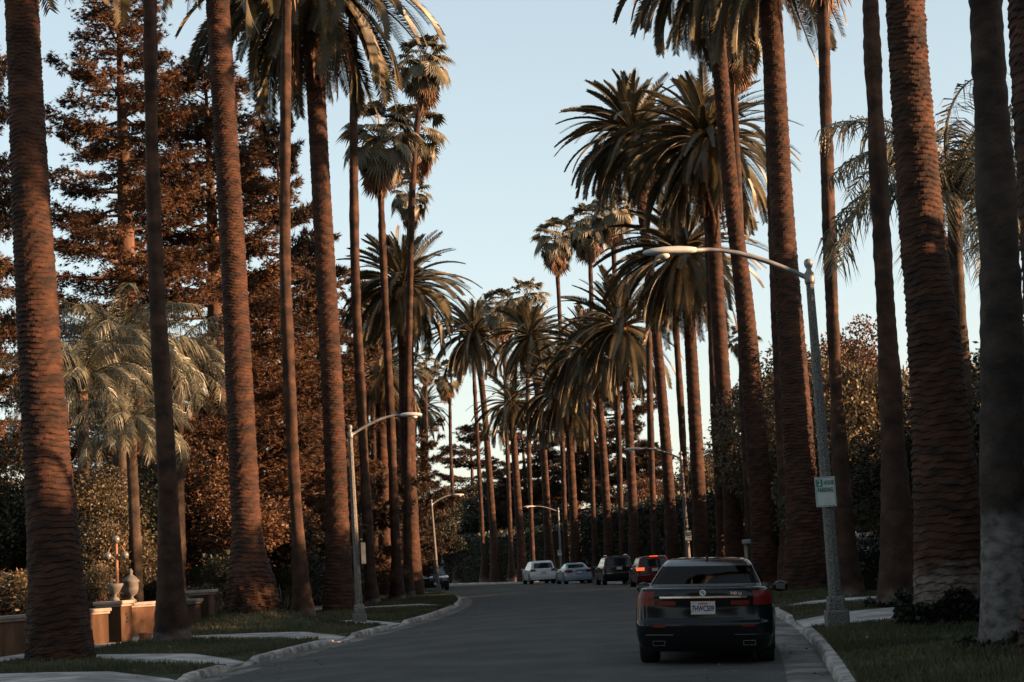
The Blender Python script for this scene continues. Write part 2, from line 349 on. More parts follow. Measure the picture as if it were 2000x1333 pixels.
def frond_mesh(name, L, e0, bend, nl, ll, lw, vee, fwd, hang, seed, twist=0.0, power=1.25, jit=0.0):
    """a feather leaf growing from the origin along +X, curving down"""
    rg = random.Random(seed); mb = MB(); NS = 12; pts = [Vector((0, 0, 0))]; dirs = []
    for i in range(NS):
        s = (i+.5)/NS; a = e0-bend*s**power; a = max(a, -R(88))
        d = Vector((math.cos(a), twist*s*.4, math.sin(a))).normalized(); dirs.append(d); pts.append(pts[-1]+d*L/NS)
    dirs.append(dirs[-1])
    mb.tube(pts, [.055*(1-i/NS)**.8*L/4.5+.006 for i in range(NS+1)], 3, cap=False)
    for j in range(nl):
        s = .10+.90*(j+.5)/nl; f = s*NS; i = min(int(f), NS-1); p = pts[i].lerp(pts[i+1], f-i)
        d = dirs[i].lerp(dirs[i+1], f-i).normalized(); side = d.cross(Vector((0, 0, 1)))
        if side.length < .05: side = Vector((0, -1, 0))
        side.normalize(); up = side.cross(d).normalized()
        prof = min(1, s/.22)**.8*(1-.55*max(0, (s-.55)/.45)**1.5)
        for sg in (-1, 1):
            l = ll*prof*rg.uniform(.85, 1.1); fw = fwd+rg.uniform(-.12, .12)+.5*max(0, s-.6)
            ve = vee+rg.uniform(-jit, jit); q = (side*sg*math.cos(ve)+up*math.sin(ve)+d*(fw+rg.uniform(-jit, jit)*.5)).normalized()
            tip = p+q*l+Vector((0, 0, -hang*l*rg.uniform(.7, 1.2)))
            mid = p+q*l*.5+Vector((0, 0, -hang*l*.22))
            wv = d*lw*.5+up*lw*.25*sg
            mb.add([p-wv*.6, p+wv*.6, mid+wv, mid-wv, tip], [(0, 1, 2, 3), (3, 2, 4)])
    return mb.mesh(name)
def fan_mesh(name, pet, e0, rad, ns, spread, droop, seed, mat):
    rg = random.Random(seed); mb = MB(); d0 = Vector((math.cos(e0), 0, math.sin(e0)))
    a2 = e0-droop*.5; d1 = Vector((math.cos(a2), 0, math.sin(a2)))
    P = [Vector((0, 0, 0)), d0*pet*.55, d0*pet*.55+d1*pet*.45]
    mb.tube(P, [.03, .02, .014], 3, cap=False)
    h = P[2]; a3 = a2-droop*.6; D = Vector((math.cos(a3), 0, math.sin(a3))); U = Vector((-math.sin(a3), 0, math.cos(a3))); S = Vector((0, 1, 0))
    for k in range(ns):
        q = -spread+2*spread*(k+.5)/ns; dq = spread/ns*1.25
        r1 = rad*(.62+.05*rg.random()); r2 = rad*rg.uniform(.9, 1.12)*(1-.25*(abs(q)/spread)**2)
        def pt(a, r, fold): return h+(D*math.cos(a)+S*math.sin(a))*r+U*(fold-.10*r*abs(math.sin(a)))
        dr = Vector((0, 0, -1))*r2*rg.uniform(.18, .5)*(1 if droop > .3 else .6)
        tip = pt(q, r2, 0)+dr+S*rg.uniform(-.05, .05)
        a, b, m = pt(q-dq, r1, 0)+dr*.12, pt(q+dq, r1, 0)+dr*.12, pt(q, r1, .05)+dr*.12
        mb.add([h, a, m, b, tip], [(0, 1, 2), (0, 2, 3), (1, 4, 2), (2, 4, 3)])
    me = mb.mesh(name); me.materials.append(mat); return me

DATE_V = []
for k in range(12):
    f = k/11
    e0 = R(83-140*f**.85); bend = R(30+34*math.sin(PI*min(1, f*1.0))+4*f)
    me = frond_mesh('date_frond', 4.7*(.72+.28*min(1, f*3)), e0, bend, 66, .50, .068, R(20), .62, .06+.16*f, 100+k, twist=random.uniform(-.5, .5))
    me.materials.append(M['frond']); DATE_V.append(me)
DATE_DRY = []
for k in range(4):
    me = frond_mesh('date_frond_dry', 3.9, R(-50-8*k), R(38), 44, .34, .046, R(12), .9, .25, 140+k, twist=random.uniform(-.5, .5))
    me.materials.append(M['frond_dry']); DATE_DRY.append(me)
FAN_V = [fan_mesh('fan_leaf', 1.25, R(80-112*f), .88, 18, R(105), R(24+46*f), 200+i, M['fan']) for i, f in enumerate(np.linspace(0, 1, 9))]
FAN_DRY = [fan_mesh('fan_leaf_dry', .8, R(-48-8*i), .95, 12, R(62), R(34), 220+i, M['fan_dry']) for i in range(4)]
QUEEN_V = []
for k in range(8):
    f = k/7
    me = frond_mesh('queen_frond', 3.7, R(82-58*f), R(92+48*f), 68, .72, .032, R(10), .25, 1.05, 300+k, twist=random.uniform(-.8, .8), jit=.6); me.materials.append(M['queen']); QUEEN_V.append(me)
def boss_mesh(seed, r=.42, h=1.3):
    rg = random.Random(seed); mb = MB(); rows = 9; per = 13
    mb.lathe([(r*.62, -h), (r*.80, -h*.75), (r*.95, -h*.45), (r*.98, -h*.2), (r*.7, .1), (r*.2, .3)], 14)
    for i in range(rows):
        z = -h+.06+i*h*1.05/rows; t = (z+h)/h; rad = r*(.62+.42*math.sin(PI*min(.62, t*.62+.0)))
        for k in range(per):
            a = 2*PI*(k+.5*(i % 2))/per; c = Vector((math.cos(a), math.sin(a), 0)); s = Vector((-c.y, c.x, 0)); p = c*rad*.95+Vector((0, 0, z))
            o = c*(.10+.05*rg.random())+Vector((0, 0, .07)); wv = s*.085; u = Vector((0, 0, .055))
            mb.add([p-wv, p-u, p+wv, p+u, p+o], [(0, 1, 4), (1, 2, 4), (2, 3, 4), (3, 0, 4)])
    return mb.mesh('crown')
BOSS = [boss_mesh(k) for k in range(2)]
for b in BOSS: b.materials.append(M['boss'])
SPEAR = MB(); SPEAR.lathe([(.14, -.7), (.2, -.2), (.17, .1), (.05, .5)], 8); SPEAR = SPEAR.mesh('crown', True); SPEAR.materials.append(M['fan_dry'])

def crown_leaves(parent, meshes, n, scale, name, rg, r0=.18, zspan=.5, z0=0.0, spin=0.0, tilt=.10):
    for i in range(n):
        f = (i+.5)/n; k = min(len(meshes)-1, max(0, int(f*len(meshes)+rg.uniform(-.6, .6))))
        a = i*2.399963+spin+rg.uniform(-.15, .15); s = scale*rg.uniform(.88, 1.1)
        o = bpy.data.objects.new(name, meshes[k]); C.objects.link(o); o.parent = parent
        o.location = (r0*math.cos(a)*min(1, f*3), r0*math.sin(a)*min(1, f*3), z0+zspan*(1-f))
        o.rotation_euler = (rg.uniform(-.35, .35), rg.uniform(-tilt, tilt), a); o.scale = (s, s, s)
def palm(kind, label, Y, wps, dia, hw, n, dry=0, pale=None, lump=0.0, boss_scale=1.0, group=None, seed=0):
    """wps: base..crown way points; dia: [(height fraction of first 20 m in m, diameter m)]"""
    rg = random.Random(seed*31+5)
    pts = [Vector(p) if len(p) == 3 else at(p[0], p[1], Y) for p in wps]; b = pts[0].copy(); b.z = min(b.z, .12)
    root = empty({'D': 'date_palm', 'W': 'fan_palm', 'Q': 'queen_palm'}[kind], b)
    tag(root, label, 'palm tree', group)
    loc = [p-b for p in pts]; loc[0] = Vector((0, 0, -.3))
    near = Y < 70
    seg, dz = ((48, .0245) if Y < 55 else (32, .038) if Y < 80 else (20, .06)) if kind == 'D' else ((22, .12) if Y < 70 else (12, .25))
    H = loc[-1].z
    radii = [(h+.3, d/2) for h, d in dia]
    tm = trunk_mesh(loc, radii, seg, dz, 'date' if kind == 'D' else 'fan', seed+11, lump)
    mt = pale or {'D': 'date_trunk', 'W': 'fan_trunk', 'Q': 'queen_trunk'}[kind]
    obj('trunk', tm, M[mt], root)
    cs = hw/ppm(Y)
    if kind == 'D':
        s = cs/3.3
        cr = obj('crown', BOSS[seed % 2], None, root, loc=loc[-1], rot=(0, 0, rg.random()*6), scale=(boss_scale,)*3)
        k = 1/boss_scale
        crown_leaves(cr, DATE_V, int(n*1.5), s*k, 'frond', rg, .25*k, .55*k, -.15*k)
        crown_leaves(cr, DATE_DRY, dry, s*.95*k, 'frond', rg, .3*k, .1*k, -.45*k, 1.0)
    elif kind == 'W':
        s = cs/1.95
        cr = obj('crown', SPEAR, None, root, loc=loc[-1], scale=(1, 1, 1))
        crown_leaves(cr, FAN_V, n, s, 'fan_leaf', rg, .12, .55*s, 0, tilt=.2)
        crown_leaves(cr, FAN_DRY, dry, s, 'fan_leaf', rg, .14, .75*s, -.95*s, .7, tilt=.25)
    else:
        s = cs/1.75
        cr = obj('crown', SPEAR, None, root, loc=loc[-1], scale=(1, 1, 1))
        crown_leaves(cr, QUEEN_V, int(n*1.35), s, 'frond', rg, .1, .3*s, 0, tilt=.15)
    return root

DD = lambda b, m, t, H=16: [(0, b*1.06), (.5, b), (1.6, b*.45+m*.55), (4, m), (H, t), (40, t)]
GL, GR = 'palms lining the left verge', 'palms lining the outer verge'
PALMS = [
 # left verge, near to far
 ('D', 'massive date palm trunk filling the left picture edge, rough bark rings, shaded foot', 36.3, [(121, 1300), (100, 1000), (75, 650), (42, 0), (26, -420)], DD(1.32, .93, .70, 12), 330, 40, 0, None, .10),
 ('W', 'dark slender fan palm with pale flared foot, second trunk from the left', 44, [(336, 1262), (325, 900), (308, 600), (297, 300), (293, 0), (290, -420)], [(0, 1.0), (.5, .82), (1.2, .62), (4, .46), (9, .36), (20, .30)], 150, 30, 8, None, .06),
 ('D', 'thick date palm with gnarled swollen root bole standing on a grass mound', 52, [(497, 1225), (480, 1000), (455, 500), (425, 0), (414, -230)], [(0, 1.55), (.5, 1.45), (1.3, 1.38), (1.9, 1.1), (2.6, .86), (6, .80), (14, .70), (30, .68)], 200, 46, 4, None, .42),
 ('W', 'slim fan palm between the mound palm and the drooping-crowned date palm', 60, [(593, 1206), (573, 900), (557, 500), (560, 0), (561, -150)], [(0, .85), (.6, .62), (2, .44), (5, .40), (20, .33)], 120, 30, 8, None, .05),
 ('D', 'date palm whose dark drooping crown hangs into the top left', 68.5, [(663, 1202), (655, 900), (640, 600), (618, 200), (608, 0), (605, -50)], DD(1.25, .86, .74), 205, 100, 20, None, .08),
 ('W', 'slim fan palm trunk just behind the nearer left street lamp', 80, [(727, 1187), (706, 800), (693, 500), (690, 130), (688, -150)], [(0, .9), (.6, .62), (2, .46), (20, .38)], 100, 30, 8, None, .05),
 ('W', 'fan palm with bushy pale crown and thatch skirt left of the open sky', 87, [(777, 1179), (762, 800), (748, 500), (741, 285)], [(0, .95), (.6, .7), (2, .46), (20, .32)], 80, 40, 20, None, .05),
 ('D', 'date palm with full round crown beneath the left fan palm crowns', 103, [(808, 1168), (797, 900), (790, 660), (787, 560)], DD(1.2, .9, .78, 14), 100, 100, 16, None, .05),
 ('W', 'tallest left fan palm, its ragged crown highest against the sky', 98, [(797, 1169), (796, 900), (800, 600), (808, 330), (827, 135)], [(0, .8), (2, .42), (24, .3)], 62, 40, 20, None, 0),
 ('W', 'left fan palm with thatched crown just under the tallest one', 107, [(818, 1166), (806, 900), (802, 600), (804, 360), (812, 270)], [(0, .8), (2, .44), (24, .32)], 62, 38, 20, None, 0),
 ('W', 'short fan palm whose small crown shows below the thatched left pair', 122, [(789, 1163), (795, 700), (800, 390)], [(0, .7), (2, .4), (24, .3)], 46, 30, 14, None, 0),
 ('D', 'distant left date palm half hidden behind the slim trunks', 114, [(754, 1165), (747, 900), (742, 735)], DD(1.1, .8, .7, 14), 72, 70, 8, None, 0),
 ('W', 'distant left fan palm seen between two lit trunks', 121, [(735, 1164), (730, 900), (727, 640)], [(0, .7), (2, .42), (24, .34)], 46, 28, 14, None, 0),
 ('D', 'farthest left-side date palm glimpsed behind the conifer boughs', 131, [(715, 1161), (713, 950), (708, 760)], DD(1.1, .8, .7, 14), 70, 60, 6, None, 0),
 # far bend
 ('D', 'far date palm whose lower crown shows beside the left lamp head', 203, [(817, 1143), (826, 900), (826, 800)], DD(1.1, .8, .7, 14), 42, 60, 6, None, 0),
 ('W', 'far fan palm with a small skirted crown rising beside the left lamp', 196, [(842, 1142), (834, 900), (831, 715)], [(0, .8), (2, .42), (24, .34)], 32, 26, 14, None, 0),
 ('W', 'thin far fan palm alone in the sky gap', 187, [(893, 1139), (881, 900), (878, 770), (871, 742)], [(0, 1.0), (1, .7), (2.4, .4), (24, .3)], 34, 26, 12, None, 0),
 ('D', 'leftmost date palm of the far bend with a broad drooping crown', 176, [(970, 1137), (950, 850), (938, 730), (925, 655)], DD(1.3, .75, .6, 14), 68, 84, 10, None, 0),
 ('W', 'far fan palm with white painted-looking foot at the bend', 179, [(947, 1138), (932, 850), (925, 720), (921, 640)], [(0, 1.2), (1, .8), (2.4, .45), (24, .34)], 36, 24, 10, None, 0),
 ('W', 'far fan palm with pale crown behind the bend date palms', 169, [(1000, 1136), (990, 850), (985, 700), (976, 610)], [(0, .9), (2, .42), (24, .32)], 44, 34, 16, None, 0),
 ('D', 'short date palm with trimmed pineapple-like crown base at the bend', 165, [(1023, 1136), (1004, 870), (999, 790)], DD(1.2, .72, .62, 12), 60, 54, 0, None, 0, 1.35),
 ('W', 'far fan palm with rounded bushy crown above the bend', 161, [(1042, 1135), (1032, 850), (1030, 590)], [(0, .9), (2, .42), (24, .32)], 44, 34, 16, None, 0),
 ('D', 'date palm behind the white parked car, crown above mid picture', 154, [(1076, 1135), (1059, 850), (1044, 720), (1035, 660)], DD(1.2, .68, .6, 14), 68, 84, 10, None, 0),
 ('W', 'fan palm with small high crown, leftmost of the high trio', 148, [(1107, 1134), (1098, 850), (1094, 640), (1085, 475)], [(0, .8), (2, .4), (30, .3)], 47, 38, 18, None, 0),
 ('D', 'date palm with low dark crown behind the grey-blue car', 144.5, [(1127, 1134), (1112, 850), (1103, 790), (1098, 765)], DD(1.2, .68, .6, 12), 80, 92, 12, None, 0),
 ('W', 'fan palm with high shaggy crown, middle of the high trio', 138, [(1164, 1133), (1154, 850), (1155, 600), (1150, 450)], [(0, .8), (2, .4), (30, .32)], 50, 40, 20, None, 0),
 ('D', 'date palm with wide glossy crown left of the pineapple-crowned palm', 133, [(1193, 1133), (1176, 850), (1162, 740), (1152, 690)], DD(1.2, .62, .55, 12), 88, 92, 8, None, 0),
 ('W', 'fan palm with high ragged crown, nearest of the high trio', 130, [(1217, 1133), (1208, 850), (1201, 560), (1195, 420)], [(0, .8), (2, .4), (30, .32)], 50, 40, 20, None, 0),
 ('D', 'date palm with big golden pineapple-like crown base in mid picture', 125, [(1243, 1133), (1229, 850), (1222, 740), (1212, 640)], DD(1.25, .68, .58, 12), 105, 72, 0, None, 0, 1.6),
 # right verge, far to near
 ('W', 'slender dark fan palm left of the hedge-side street lamp', 118, [(1281, 1133), (1271, 850), (1266, 620), (1258, 340)], [(0, .8), (2, .42), (30, .32)], 50, 30, 14, None, 0),
 ('D', 'tall date palm whose crown juts left below the top of the sky', 111, [(1317, 1134), (1299, 850), (1273, 560), (1255, 420), (1236, 265)], DD(1.2, .72, .6, 16), 112, 100, 14, None, 0),
 ('W', 'slender lit fan palm right of the hedge-side street lamp', 106, [(1346, 1134), (1333, 850), (1315, 560), (1300, 300)], [(0, .8), (2, .42), (30, .33)], 52, 30, 14, None, 0),
 ('D', 'date palm with low spreading crown behind the near lamp head', 102, [(1373, 1135), (1359, 850), (1344, 600), (1334, 500)], DD(1.2, .82, .70, 14), 122, 100, 10, None, 0),
 ('W', 'slender fan palm squeezed between two thick date palm trunks mid right', 94, [(1413, 1137), (1398, 850), (1387, 560), (1374, 240)], [(0, .9), (2, .46), (30, .34)], 55, 30, 14, None, 0),
 ('D', 'date palm with the largest full round crown, above the near lamp head', 88, [(1441, 1138), (1419, 850), (1402, 600), (1390, 400), (1380, 280)], DD(1.25, .82, .72, 14), 132, 110, 16, None, .04),
 ('W', 'fan palm with thatch-skirted crown at top right of the sky', 82, [(1473, 1141), (1457, 850), (1446, 500), (1433, 200), (1430, 75)], [(0, .9), (2, .48), (30, .34)], 82, 44, 24, None, 0),
 ('D', 'date palm leaning left behind the black car, crown cut by the top', 76, [(1502, 1144), (1481, 900), (1455, 600), (1425, 350), (1396, 0), (1388, -100)], DD(1.45, .98, .68, 15), 158, 90, 12, None, .06),
 ('W', 'dark fan palm trunk tucked behind the thick date palm beside the lamp post', 68, [(1543, 1150), (1527, 800), (1513, 450), (1500, 0), (1496, -150)], [(0, 1.0), (2, .55), (30, .42)], 120, 26, 6, None, .03),
 ('D', 'thick date palm directly behind the near street lamp post', 62, [(1577, 1156), (1562, 900), (1545, 650), (1530, 450), (1505, 0), (1499, -130)], DD(1.6, 1.08, .78, 14), 180, 60, 4, None, .10),
 ('W', 'slim sunlit fan palm right of the parking sign', 50, [(1657, 1162), (1638, 850), (1621, 500), (1607, 0), (1601, -170)], [(0, .95), (.6, .75), (2, .5), (6, .37), (20, .30)], 150, 30, 10, None, .04),
 ('W', 'dark fan palm with broad flared foot left of the big ivy-footed palm', 40.4, [(1757, 1212), (1746, 900), (1719, 400), (1700, 0), (1690, -420)], [(0, 1.1), (.5, .98), (1.4, .72), (3.5, .56), (8, .40), (20, .34)], 170, 30, 8, None, .06),
 ('D', 'huge date palm with ivy round its pale foot at right', 31, [(1858, 1243), (1850, 1000), (1818, 600), (1801, 450), (1767, 0), (1735, -640)], [(0, 1.36), (.6, 1.28), (1.8, 1.16), (4, .96), (6.5, .80), (10, .68), (30, .64)], 400, 40, 0, 'date_trunk_pale', .06),
 ('W', 'grey fan palm with tall whitish foot at the right picture edge', 23.3, [(1978, 1290), (1966, 1000), (1952, 500), (1925, 0), (1900, -700)], [(0, .92), (.5, .78), (1.6, .66), (4, .54), (8, .42), (20, .38)], 260, 26, 6, 'fan_trunk_pale', .05),
 ('D', 'date palm cut off by the upper right picture edge', 20.5, [(2112, 1312), (2085, 700), (2062, 330), (2040, 0), (2000, -900)], DD(1.3, .92, .78, 10), 520, 40, 0, None, .06),
 ('W', 'small far fan palm crown between the right trunks above the garden trees', 150, [(1478, 1125), (1462, 850), (1452, 670)], [(0, .8), (2, .42), (24, .34)], 34, 28, 10, None, 0),
]
PALMS += [  # unseen palms, added so their trunks throw shade on visible trunks
 ('W', 'unseen fan palm added behind the far end of the tall right hedge', 38.3, [(17.5, 38.3, 0), (17.6, 38.3, 10), (17.9, 38.3, 24)], [(0, 1.0), (2, .8), (24, .72)], 150, 24, 8, None, 0),
 ('W', 'unseen fan palm added behind the middle of the tall right hedge', 20.8, [(17.6, 20.8, 0), (17.7, 20.8, 10), (18, 20.8, 22)], [(0, 1.0), (2, .9), (24, .8)], 280, 24, 8, None, 0)]
for i, P_ in enumerate(PALMS):
    k, lab, Y, wps, dia, hw, n, dry, pale, lump = P_[:10]
    bs = P_[10] if len(P_) > 10 else 1.0
    o = palm(k, lab, Y, wps, dia, hw, n, dry, pale, lump, bs, 'date palms along the street' if k == 'D' else 'fan palms along the street', i)
    if Y < 90: MOUNDS.append((o.location.x, o.location.y, .62 if i == 2 else .10, 1.9 if i == 2 else 1.5))
QP = [
 ('garden queen palm with slim trunk behind the gate, dry fronds round its neck', 57, [(268, 1155), (262, 1000), (256, 850)], 62, 30),
 ('pale weeping queen palm crown right of the leftmost trunk, largest of the clump', 63, [(238, 1150), (236, 900), (232, 715)], 98, 34),
 ('weeping queen palm right of the dark slender trunk', 66, [(352, 1150), (350, 900), (345, 735)], 76, 26),
 ('queen palm low between the leftmost trunk and the dark slender trunk', 59, [(170, 1160), (166, 1000), (160, 765)], 80, 26),
]
for i, (lab, Y, wps, hw, n) in enumerate(QP):
    palm('Q', lab, Y, wps, [(0, .5), (1, .38), (20, .30)], hw, n, 0, None, 0, 1, 'queen palms in the walled garden', 60+i)
palm('Q', 'queen palm with feathery arching crown and shaggy neck behind the huge palm', 44, [(1922, 1165), (1905, 1000), (1885, 830), (1868, 540), (1862, 395)], [(0, .5), (3, .34), (4.2, .36), (5, .44), (8.2, .36), (9.6, .26), (20, .2)], 150, 22, 0, None, 0, 1, None, 70)
palm('Q', 'low queen palm with brown drooping fronds cut by the right picture edge', 60, [(2010, 1150), (1990, 800), (1975, 480)], [(0, .5), (3, .36), (20, .28)], 95, 18, 0, None, 0, 1, None, 71)

# ------------------------------------------------------------------ verges, sidewalks, aprons, garden ground, grass
SWO = {-1: (5.4, 6.7), 1: (4.4, 5.7)}
def in_apron(s, Y, m=0.0, o=0.0): return any(a-m <= Y-k*max(o, 0)/SWO[s][0] <= b+m for a, b, k in APR[s])
for s, nm in ((-1, 'left'), (1, 'right')):
    a, b = SWO[s]
    strip(s, list(np.linspace(.165, a+.3, 14)), np.arange(6, 150, .4), lambda x, y, Y, o: verge_z(x, y, s, o)-.012-(.10 if in_apron(s, Y, .3, o) else 0), 'verge_'+nm, M['turf'])
    strip(s, [a-.3, b+1, b+4, b+9, b+16, b+34, b+60], np.arange(4, 215, 4.0), lambda x, y, Y, o: GUT+.10+.012*min(o, 10)+.004*max(0, o-10), 'garden_ground_'+nm, M['soil'])
    sw = tag(empty('sidewalk_'+nm), kind='structure')
    Y = 20.0
    while Y < 120:
        L = 1.5 if Y < 70 else 4.0
        mb = MB(); q = []
        for y in (Y+.01, Y+L-.01):
            for o in (a, b): q.append(kp(s, y, o, GUT+.13+.012*a+.035))
        vs = q+[p-Vector((0, 0, .1)) for p in q]
        mb.add(vs, [(0, 1, 3, 2), (0, 4, 5, 1), (2, 3, 7, 6), (0, 2, 6, 4), (1, 5, 7, 3)]); mb.build('slab', M['concrete'], sw); Y += L
    for (y0, y1, sk) in APR[s]:
        ap = tag(empty('driveway_apron_'+nm), kind='structure')
        n = 5; offs = np.linspace(.167, a-.012, n)
        for k in range(n-1):
            mb = MB(); q = []
            for o in (offs[k]+.008, offs[k+1]-.008):
                fl = .3*(1-(o/a))
                for y in (y0-.15-fl+sk*o/a, y1+.15+fl+sk*o/a):
                    q.append(kp(s, y, o, GUT+.02+(.13+.012*a+.014)*min(1, (o/1.6))**.8))
            vs = q+[p-Vector((0, 0, .12)) for p in q]
            mb.add(vs, [(0, 1, 3, 2), (0, 4, 5, 1), (2, 3, 7, 6), (0, 2, 6, 4), (1, 5, 7, 3)]); mb.build('slab', M['concrete'], ap)
def grass(name, label, s, y0, y1, n):
    P = []
    for _ in range(n):
        y = y0+(y1-y0)*random.random()**1.3; o = random.uniform(.2, SWO[s][0]-.03)
        if in_apron(s, y, .25+.5*(1-o/SWO[s][0]), o): continue
        p = kp(s, y, o, 0); p.z = verge_z(p.x, p.y, s, o)-.015; P.append(p[:])
    P = np.array(P); N = len(P)
    az = rng.random(N)*2*PI; h = rng.uniform(.03, .085, N)*(1+P[:, 1]/120); ln = rng.normal(0, .35, (N, 2))
    wd = rng.uniform(.006, .014, N)*(1+P[:, 1]/60)
    S = np.stack([np.cos(az)*wd, np.sin(az)*wd, 0*az], 1); T = np.stack([ln[:, 0]*h, ln[:, 1]*h, h], 1)
    V = np.concatenate([P-S, P+S, P+T]); i = np.arange(N)
    tag(obj(name, mesh_np(name, V, np.stack([i, i+N, i+2*N], 1)), M['grass']), label, 'grass', kind='stuff')
grass('grass_left', 'short shaded grass on the left verge', -1, 24, 110, 90000)
grass('grass_right', 'short shaded grass on the right verge', 1, 17, 80, 80000)

def litter(name, label, s, y0, y1, n):
    V, Fc = [], []
    for _ in range(n):
        y = random.uniform(y0, y1); o = random.choice([random.uniform(.25, SWO[s][0]-.2), random.uniform(-.5, -.02), random.uniform(-1.8, -.4)])
        p = kp(s, y, o, 0); p.z = (verge_z(p.x, p.y, s, o)+.03) if o > .2 and not in_apron(s, y, .8, o) else (GUT+.045 if o < -.4 else GUT+.012 if o < 0 else GUT+.22)
        if o < -.6: p.z = road_z(p.x, p.y)+.006
        a = random.random()*6.28; l = random.uniform(.03, .075); u = Vector((math.cos(a), math.sin(a), random.uniform(-.1, .3)))*l; v = Vector((-math.sin(a), math.cos(a), random.uniform(-.2, .2)))*l*.35
        b = len(V); V += [(p-u)[:], (p+v)[:], (p+u)[:], (p-v)[:]]; Fc.append((b, b+1, b+2, b+3))
    tag(obj(name, mesh_np(name, V, Fc), M['litter']), label, 'leaf litter', kind='stuff')
M['litter'] = pmat('dry_litter', (.10, .06, .035), (.26, .19, .11), 2, rough=.8, coords='World')
litter('leaf_litter_left', 'scattered dry leaf litter along the left verge and gutter', -1, 26, 80, 420)
litter('leaf_litter_right', 'scattered dry leaf litter along the right verge and gutter', 1, 18, 60, 480)

# ------------------------------------------------------------------ foliage generators
def tri_cloud(P, D, L, W, rg):
    N = len(P); rv = rg.normal(0, 1, (N, 3)); S = np.cross(D, rv); S /= np.linalg.norm(S, axis=1)[:, None]+1e-9
    V = np.concatenate([P-S*W[:, None]/2, P+S*W[:, None]/2, P+D*L[:, None]]); i = np.arange(N)
    return V, np.stack([i, i+N, i+2*N], 1)
def leaf_cloud(P, D, L, W, rg):
    N = len(P); rv = rg.normal(0, 1, (N, 3)); S = np.cross(D, rv); S /= np.linalg.norm(S, axis=1)[:, None]+1e-9
    mid = P+D*L[:, None]*.45; S = S*W[:, None]/2
    V = np.concatenate([P, mid+S, P+D*L[:, None], mid-S]); i = np.arange(N)
    return V, np.stack([i, i+N, i+2*N, i+3*N], 1)
def conifer_meshes(H, rad, seed, nb, twigs, sprays, h0=.08, power=.85, elev=(-12, 18), plate=False, size=.20):
    rg = np.random.default_rng(seed); tk = MB()
    tk.tube([(0, 0, -.3), (0, 0, H*.3), (rg.normal(0, .1), rg.normal(0, .1), H*.65), (0, 0, H)], [H*.022, H*.016, H*.009, .02], 9)
    PP, DD_ = [], []
    levels = np.linspace(h0, .985, max(8, nb//7))
    for b in range(nb):
        t = (levels[rg.integers(len(levels))]+rg.normal(0, .006)) if plate else h0+(1-h0)*(b+rg.random())/nb
        t = min(t, .99); L = rad*((1-t)**power)*rg.uniform(.6, 1.12)+.35
        az = b*2.4+rg.normal(0, .3); e = R(rg.uniform(*elev)+28*(t**3))
        d = np.array([math.cos(az)*math.cos(e), math.sin(az)*math.cos(e), math.sin(e)]); p0 = np.array([0, 0, t*H])
        sag = rg.uniform(.02, .10)*L
        path = lambda s: p0+np.outer(s, d)*L+np.array([0, 0, -1.0])*(sag*4*(s*(1-s)))[:, None]+np.array([0, 0, .10*L])*(s**3)[:, None]
        tk.tube([Vector(q) for q in path(np.linspace(0, .92, 4))], [.022*L+.015, .016*L+.01, .009*L+.008, .006], 4, cap=False)
        nt = max(4, int(twigs*L/rad*1.3+2)); ss = rg.uniform(.18, 1.0, nt); base = path(ss)
        side = np.cross(d, [0, 0, 1.0]); side /= np.linalg.norm(side)
        sg = rg.choice([-1, 1], nt); tl = (1.05-ss)*L*.42+.35
        td = side[None, :]*sg[:, None]+d[None, :]*rg.uniform(.5, 1.1, nt)[:, None]+rg.normal(0, .12, (nt, 3)); td[:, 2] += rg.uniform(-.25, .12, nt)
        td /= np.linalg.norm(td, axis=1)[:, None]
        q = rg.random((nt, sprays)); pos = base[:, None, :]+td[:, None, :]*(tl[:, None]*q)[:, :, None]+rg.normal(0, .05 if plate else .10, (nt, sprays, 3))
        dd = td[:, None, :]*.9+rg.normal(0, .42, (nt, sprays, 3)); dd[:, :, 2] += (-.12 if not plate else .1)
        PP.append(pos.reshape(-1, 3)); DD_.append(dd.reshape(-1, 3))
    P = np.concatenate(PP); D = np.concatenate(DD_); D /= np.linalg.norm(D, axis=1)[:, None]+1e-9
    k = 8; P = np.repeat(P, k, 0); D = np.repeat(D, k, 0)+rg.normal(0, .38, (len(P), 3)); D /= np.linalg.norm(D, axis=1)[:, None]
    V, Fc = tri_cloud(P, D, rg.uniform(.6, 1.2, len(P))*size, rg.uniform(.5, 1.1, len(P))*size*.24, rg)
    return tk.mesh('trunk', True), mesh_np('crown', V, Fc)
CON = {'redwood': conifer_meshes(27, 5.2, 1, 150, 26, 15, .06, .60, (-22, 16), size=.20),
       'redwood2': conifer_meshes(20, 4.6, 2, 120, 24, 15, .05, .62, (-20, 16), size=.20),
       'cedar': conifer_meshes(15, 5.6, 3, 110, 26, 13, .10, .70, (-8, 10), True, size=.24),
       'cedar2': conifer_meshes(13, 5.0, 4, 90, 24, 12, .12, .65, (-6, 14), True, size=.24)}
for k, (a, b) in CON.items():
    a.materials.append(M['bark']); b.materials.append(M['redwood' if 'red' in k else 'cedar'])
def conifer(kind, label, px, ptop, Y, H0, rz, sxy=1.0, group='conifers behind the palms'):
    top = at(px, ptop, Y); s = (top.z)/H0
    o = empty('conifer_tree', (top.x, Y, 0), rz); tag(o, label, 'conifer', group)
    a, b = CON[kind]
    obj('trunk', a, None, o, scale=(s*sxy, s*sxy, s)); obj('crown', b, None, o, scale=(s*sxy, s*sxy, s)); return o
conifer('redwood', 'tall russet conifer between the two leftmost trunks, tip above the frame', 228, -60, 78, 27, .3, 1.22)
conifer('redwood2', 'broad russet conifer behind the mound palm trunk', 400, 130, 84, 20, 1.9, 1.3)
conifer('redwood2', 'conifer with sparse side boughs at the far left edge', -70, -20, 74, 20, 4.0, .75)
